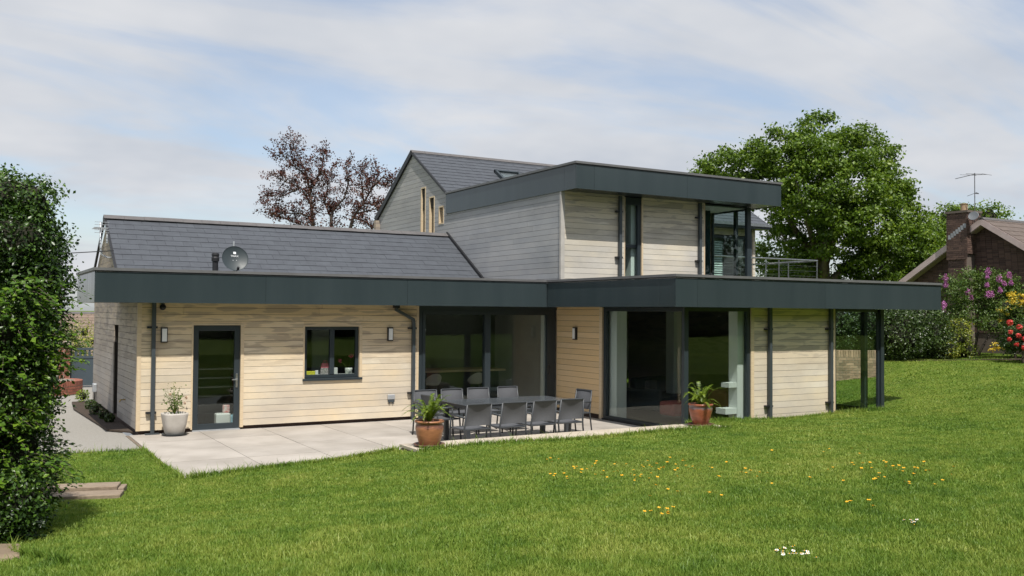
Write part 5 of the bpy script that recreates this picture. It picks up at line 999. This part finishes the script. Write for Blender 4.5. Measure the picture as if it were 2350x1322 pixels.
# ---------------------------------------------------------------- things indoors
def box_thing(name, loc, dims, mat, label, cat, bev=.01, rz=0): mb = MB(); mb.box(-dims[0]/2, dims[0]/2, -dims[1]/2, dims[1]/2, 0, dims[2]); o = mb.build(name, mat, None, bevel=bev, label=label, cat=cat); o.location = loc; o.rotation_euler[2] = rz; return o
mb = MB(); mb.box(3.33, 4.53, .12, .3, .96, 1.055); mb.build('window_board', m_white, house)
m_y = M('yellow_plastic', (.65, .62, .05), (.6, .55, .04), 8, .5); m_pk = M('pink_card', (.65, .16, .22), (.55, .12, .18), 30, .6); m_sp = M('speckled_print', (.6, .55, .55), (.08, .06, .07), 60, .6)
box_thing('sponge_tray', (3.50, .19, 1.055), (.2, .08, .075), m_y, 'yellow tray at the left end of the kitchen window board', 'tray')
box_thing('white_tub', (3.64, .2, 1.055), (.07, .07, .09), m_whitep, 'small white tub next to the yellow tray in the window', 'tub')
e = empty('gift_bag', (3.83, .19, 1.055), 0, 'pink handled gift bag standing in the kitchen window', 'bag'); mb = MB(); mb.prism([(-.11, -.03, 0), (.11, -.03, 0), (.10, -.03, .14), (-.10, -.03, .14)], (0, .06, 0)); mb.build('lower_panel', m_sp, e); mb = MB(); mb.prism([(-.10, -.029, .141), (.10, -.029, .141), (.075, -.029, .24), (-.075, -.029, .24)], (0, .058, 0)); mb.tube([(-.05, 0, .23), (-.03, 0, .29), (.03, 0, .29), (.05, 0, .23)], .009, 6); mb.build('upper_panel', m_pk, e)
box_thing('white_mug', (4.06, .19, 1.055), (.085, .08, .14), m_whitep, 'white canister just right of the window mullion', 'canister')
e = empty('orchid_pot', (4.37, .2, 1.055), 0, 'white pot with a pink orchid at the right of the kitchen window', 'plant pot'); mb = MB(); mb.lathe([(0, 0), (.065, 0), (.085, .1), (.08, .13), (.07, .13), (.06, .1)], 20); mb.build('pot', m_whitep, e, smooth=True)
mb = MB(); mb.tube([(0, 0, .1), (.03, 0, .3), (.08, 0, .38)], .004, 5); mb.tube([(0, 0, .1), (-.12, 0, .22), (-.22, 0, .29)], .005, 5); mb.build('stem', m_fern, e)
P, D = shell([(.06, 0, .39, .045), (-.2, 0, .28, .035)], 60, 3, r0=.3); V, T = leaves(P, D, .045, .9, 3); link('flowers', npmesh('flowers', V, T, leafmat('orchid_petals', [(.5, .03, .14), (.6, .06, .2)], .3, .5)), e)
box_thing('paper_bag', (1.72, .42, 0.0), (.30, .2, .30), m_whitep, 'white bag on the floor inside the back door', 'bag', .03)
box_thing('blue_box', (1.92, .5, 0.0), (.22, .2, .24), M('pale_blue', (.3, .5, .62), (.26, .45, .56), 8, .6), 'pale blue box inside the back door', 'box', .02)
box_thing('red_packet', (1.80, .46, .30), (.14, .1, .16), M('red_white_packet', (.6, .12, .12), (.7, .65, .62), 14, .6), 'red and white packet on the bag inside the back door', 'packet', .02)
e = empty('kitchen_island', (7.9, 2.6, 0), 0, 'dark kitchen island with pale worktop behind the sliding door', 'kitchen island'); mb = MB(); mb.box(-1.4, 1.4, -.4, .4, 0, .88); mb.build('base', m_pipe, e); mb = MB(); mb.box(-1.55, 1.55, -.5, .5, .88, .93); mb.build('worktop', m_trim, e)
for i, x_ in enumerate((7.1, 8.3)):
    e = empty('bar_stool', (x_, 1.6, 0), 0, ('left' if i == 0 else 'right')+' pale shell stool at the island behind the sliding door', 'stool', 'stools at the kitchen island')
    mb = MB(); n_ = 12; vs = []
    for i_ in range(9):
        for j_ in range(n_+1):
            a = math.pi*(j_/n_); t = i_/8; vs.append((.23*math.cos(a)*(.5+.5*t**.5), -.20*math.sin(a)*(.6+.4*t)+.05, .60+.30*t**1.6*(.35+.65*math.sin(a))))
    mb.add(vs, [(i_*(n_+1)+j_, i_*(n_+1)+j_+1, (i_+1)*(n_+1)+j_+1, (i_+1)*(n_+1)+j_) for i_ in range(8) for j_ in range(n_)]); mb.build('seat', m_plaster, e, smooth=True)
    for a, b in ((-1, -1), (1, -1), (-1, 1), (1, 1)): mb = MB(); mb.tube([(a*.1, b*.08+.02, .6), (a*.18, b*.16+.02, 0)], .012, 6); mb.build('leg', m_chairm, e)
e = empty('sofa', (12.2, -1.2, 0), rad(20), 'dark blue sofa inside the living room glass corner', 'sofa'); m_sofa = M('dark_blue_fabric', (.03, .045, .06), (.025, .04, .05), 20, .9)
for nm, a in (('base', (-1, 1, -.45, .45, .1, .42)), ('backrest', (-1, 1, .30, .48, .42, .85)), ('armrest', (-1.18, -1.0, -.45, .48, .1, .62)), ('armrest', (1.0, 1.18, -.45, .48, .1, .62))): mb = MB(); mb.box(*a); mb.build(nm, m_sofa, e, bevel=.05)
mb = MB(); mb.box(-.7, -.3, .1, .25, .42, .78); mb.build('cushion', m_sling, e, bevel=.05)
e = empty('shelf_rack', (1.6, 1.0, 0), 0, 'low open rack of pale shelves inside the back door', 'shelf rack')
for i_, z_ in enumerate((.42, .60, .79, .98, 1.17)):
    mb = MB(); mb.box(-.62, .46, -.12, .18, z_, z_+.018); mb.build('shelf', m_trimg, e)
for x_ in (-.63, .465): mb = MB(); mb.box(x_-.015, x_+.015, -.12, .18, 0, 1.19); mb.build('side_panel', m_back, e)
box_thing('footstool', (11.0, -2.9, .12), (.55, .5, .32), M('coral_fabric', (.42, .10, .08), (.36, .08, .07), 20, .9), 'coral footstool inside the glass corner', 'footstool', .06)
box_thing('orange_armchair', (12.9, -2.6, .12), (.75, .7, .5), M('tan_leather', (.30, .11, .05), (.25, .09, .04), 8, .6), 'tan leather seat beside the dark sofa', 'armchair', .08)
e = empty('bed', (12.9, 1.5, 3.17), 0, 'bed in the upper room', 'bed') if False else None

# ---------------------------------------------------------------- tall trees behind the photographer; the glass mirrors them
m_ref = leafmat('boundary_tree_leaves', [(.018, .045, .006), (.035, .08, .010), (.06, .12, .015)], .25, .5)
TR = None
for i, (x_, y_, s_) in enumerate(((-14, -34, 1.0), (-6, -33, 1.05), (2, -34, .95), (9, -33, 1.1), (16, -34, 1.0), (23, -33, 1.1), (30, -34, 1.0), (38, -32, 1.0), (46, -27, 1.1), (-22, -26, 1.0), (55, -20, 1.1), (12.5, -37, 1.25))):
    if TR is None:
        lb_ = [(random.uniform(-3.6, 3.6), random.uniform(-3, 3), random.uniform(1.6, 9.0), random.uniform(1.5, 2.4)) for _ in range(20)]
        TR = plant('boundary_tree', (0, 0, 0), lb_, 9000, .45, m_ref, 'tall garden tree behind the viewpoint, mirrored in the window glass', 'tree', 'boundary trees mirrored in the glass', rs=90, aspect=.7, corev=.75, trunk=[([(0, 0, -1), (0, 0, 4), (0, 0, 8)], [.4, .3, .1])], sub=500, subr=.4)
        o = TR
    else: o = copy_tree(TR)
    o.location = (x_, y_, .6); o.rotation_euler = (0, 0, i*1.7); o.scale = (s_, s_, s_)

plant('garden_hedge', (10, -25.5, .9), [(-14+2.0*i, -25.6+.3*math.sin(i*1.9), 2.0+.25*math.sin(i*2.7), 1.5) for i in range(28)], 30000, .22, m_lau, 'long dark hedge behind the viewpoint that the window glass mirrors', 'hedge', rs=95, corev=.85, sub=1500, subr=.2)
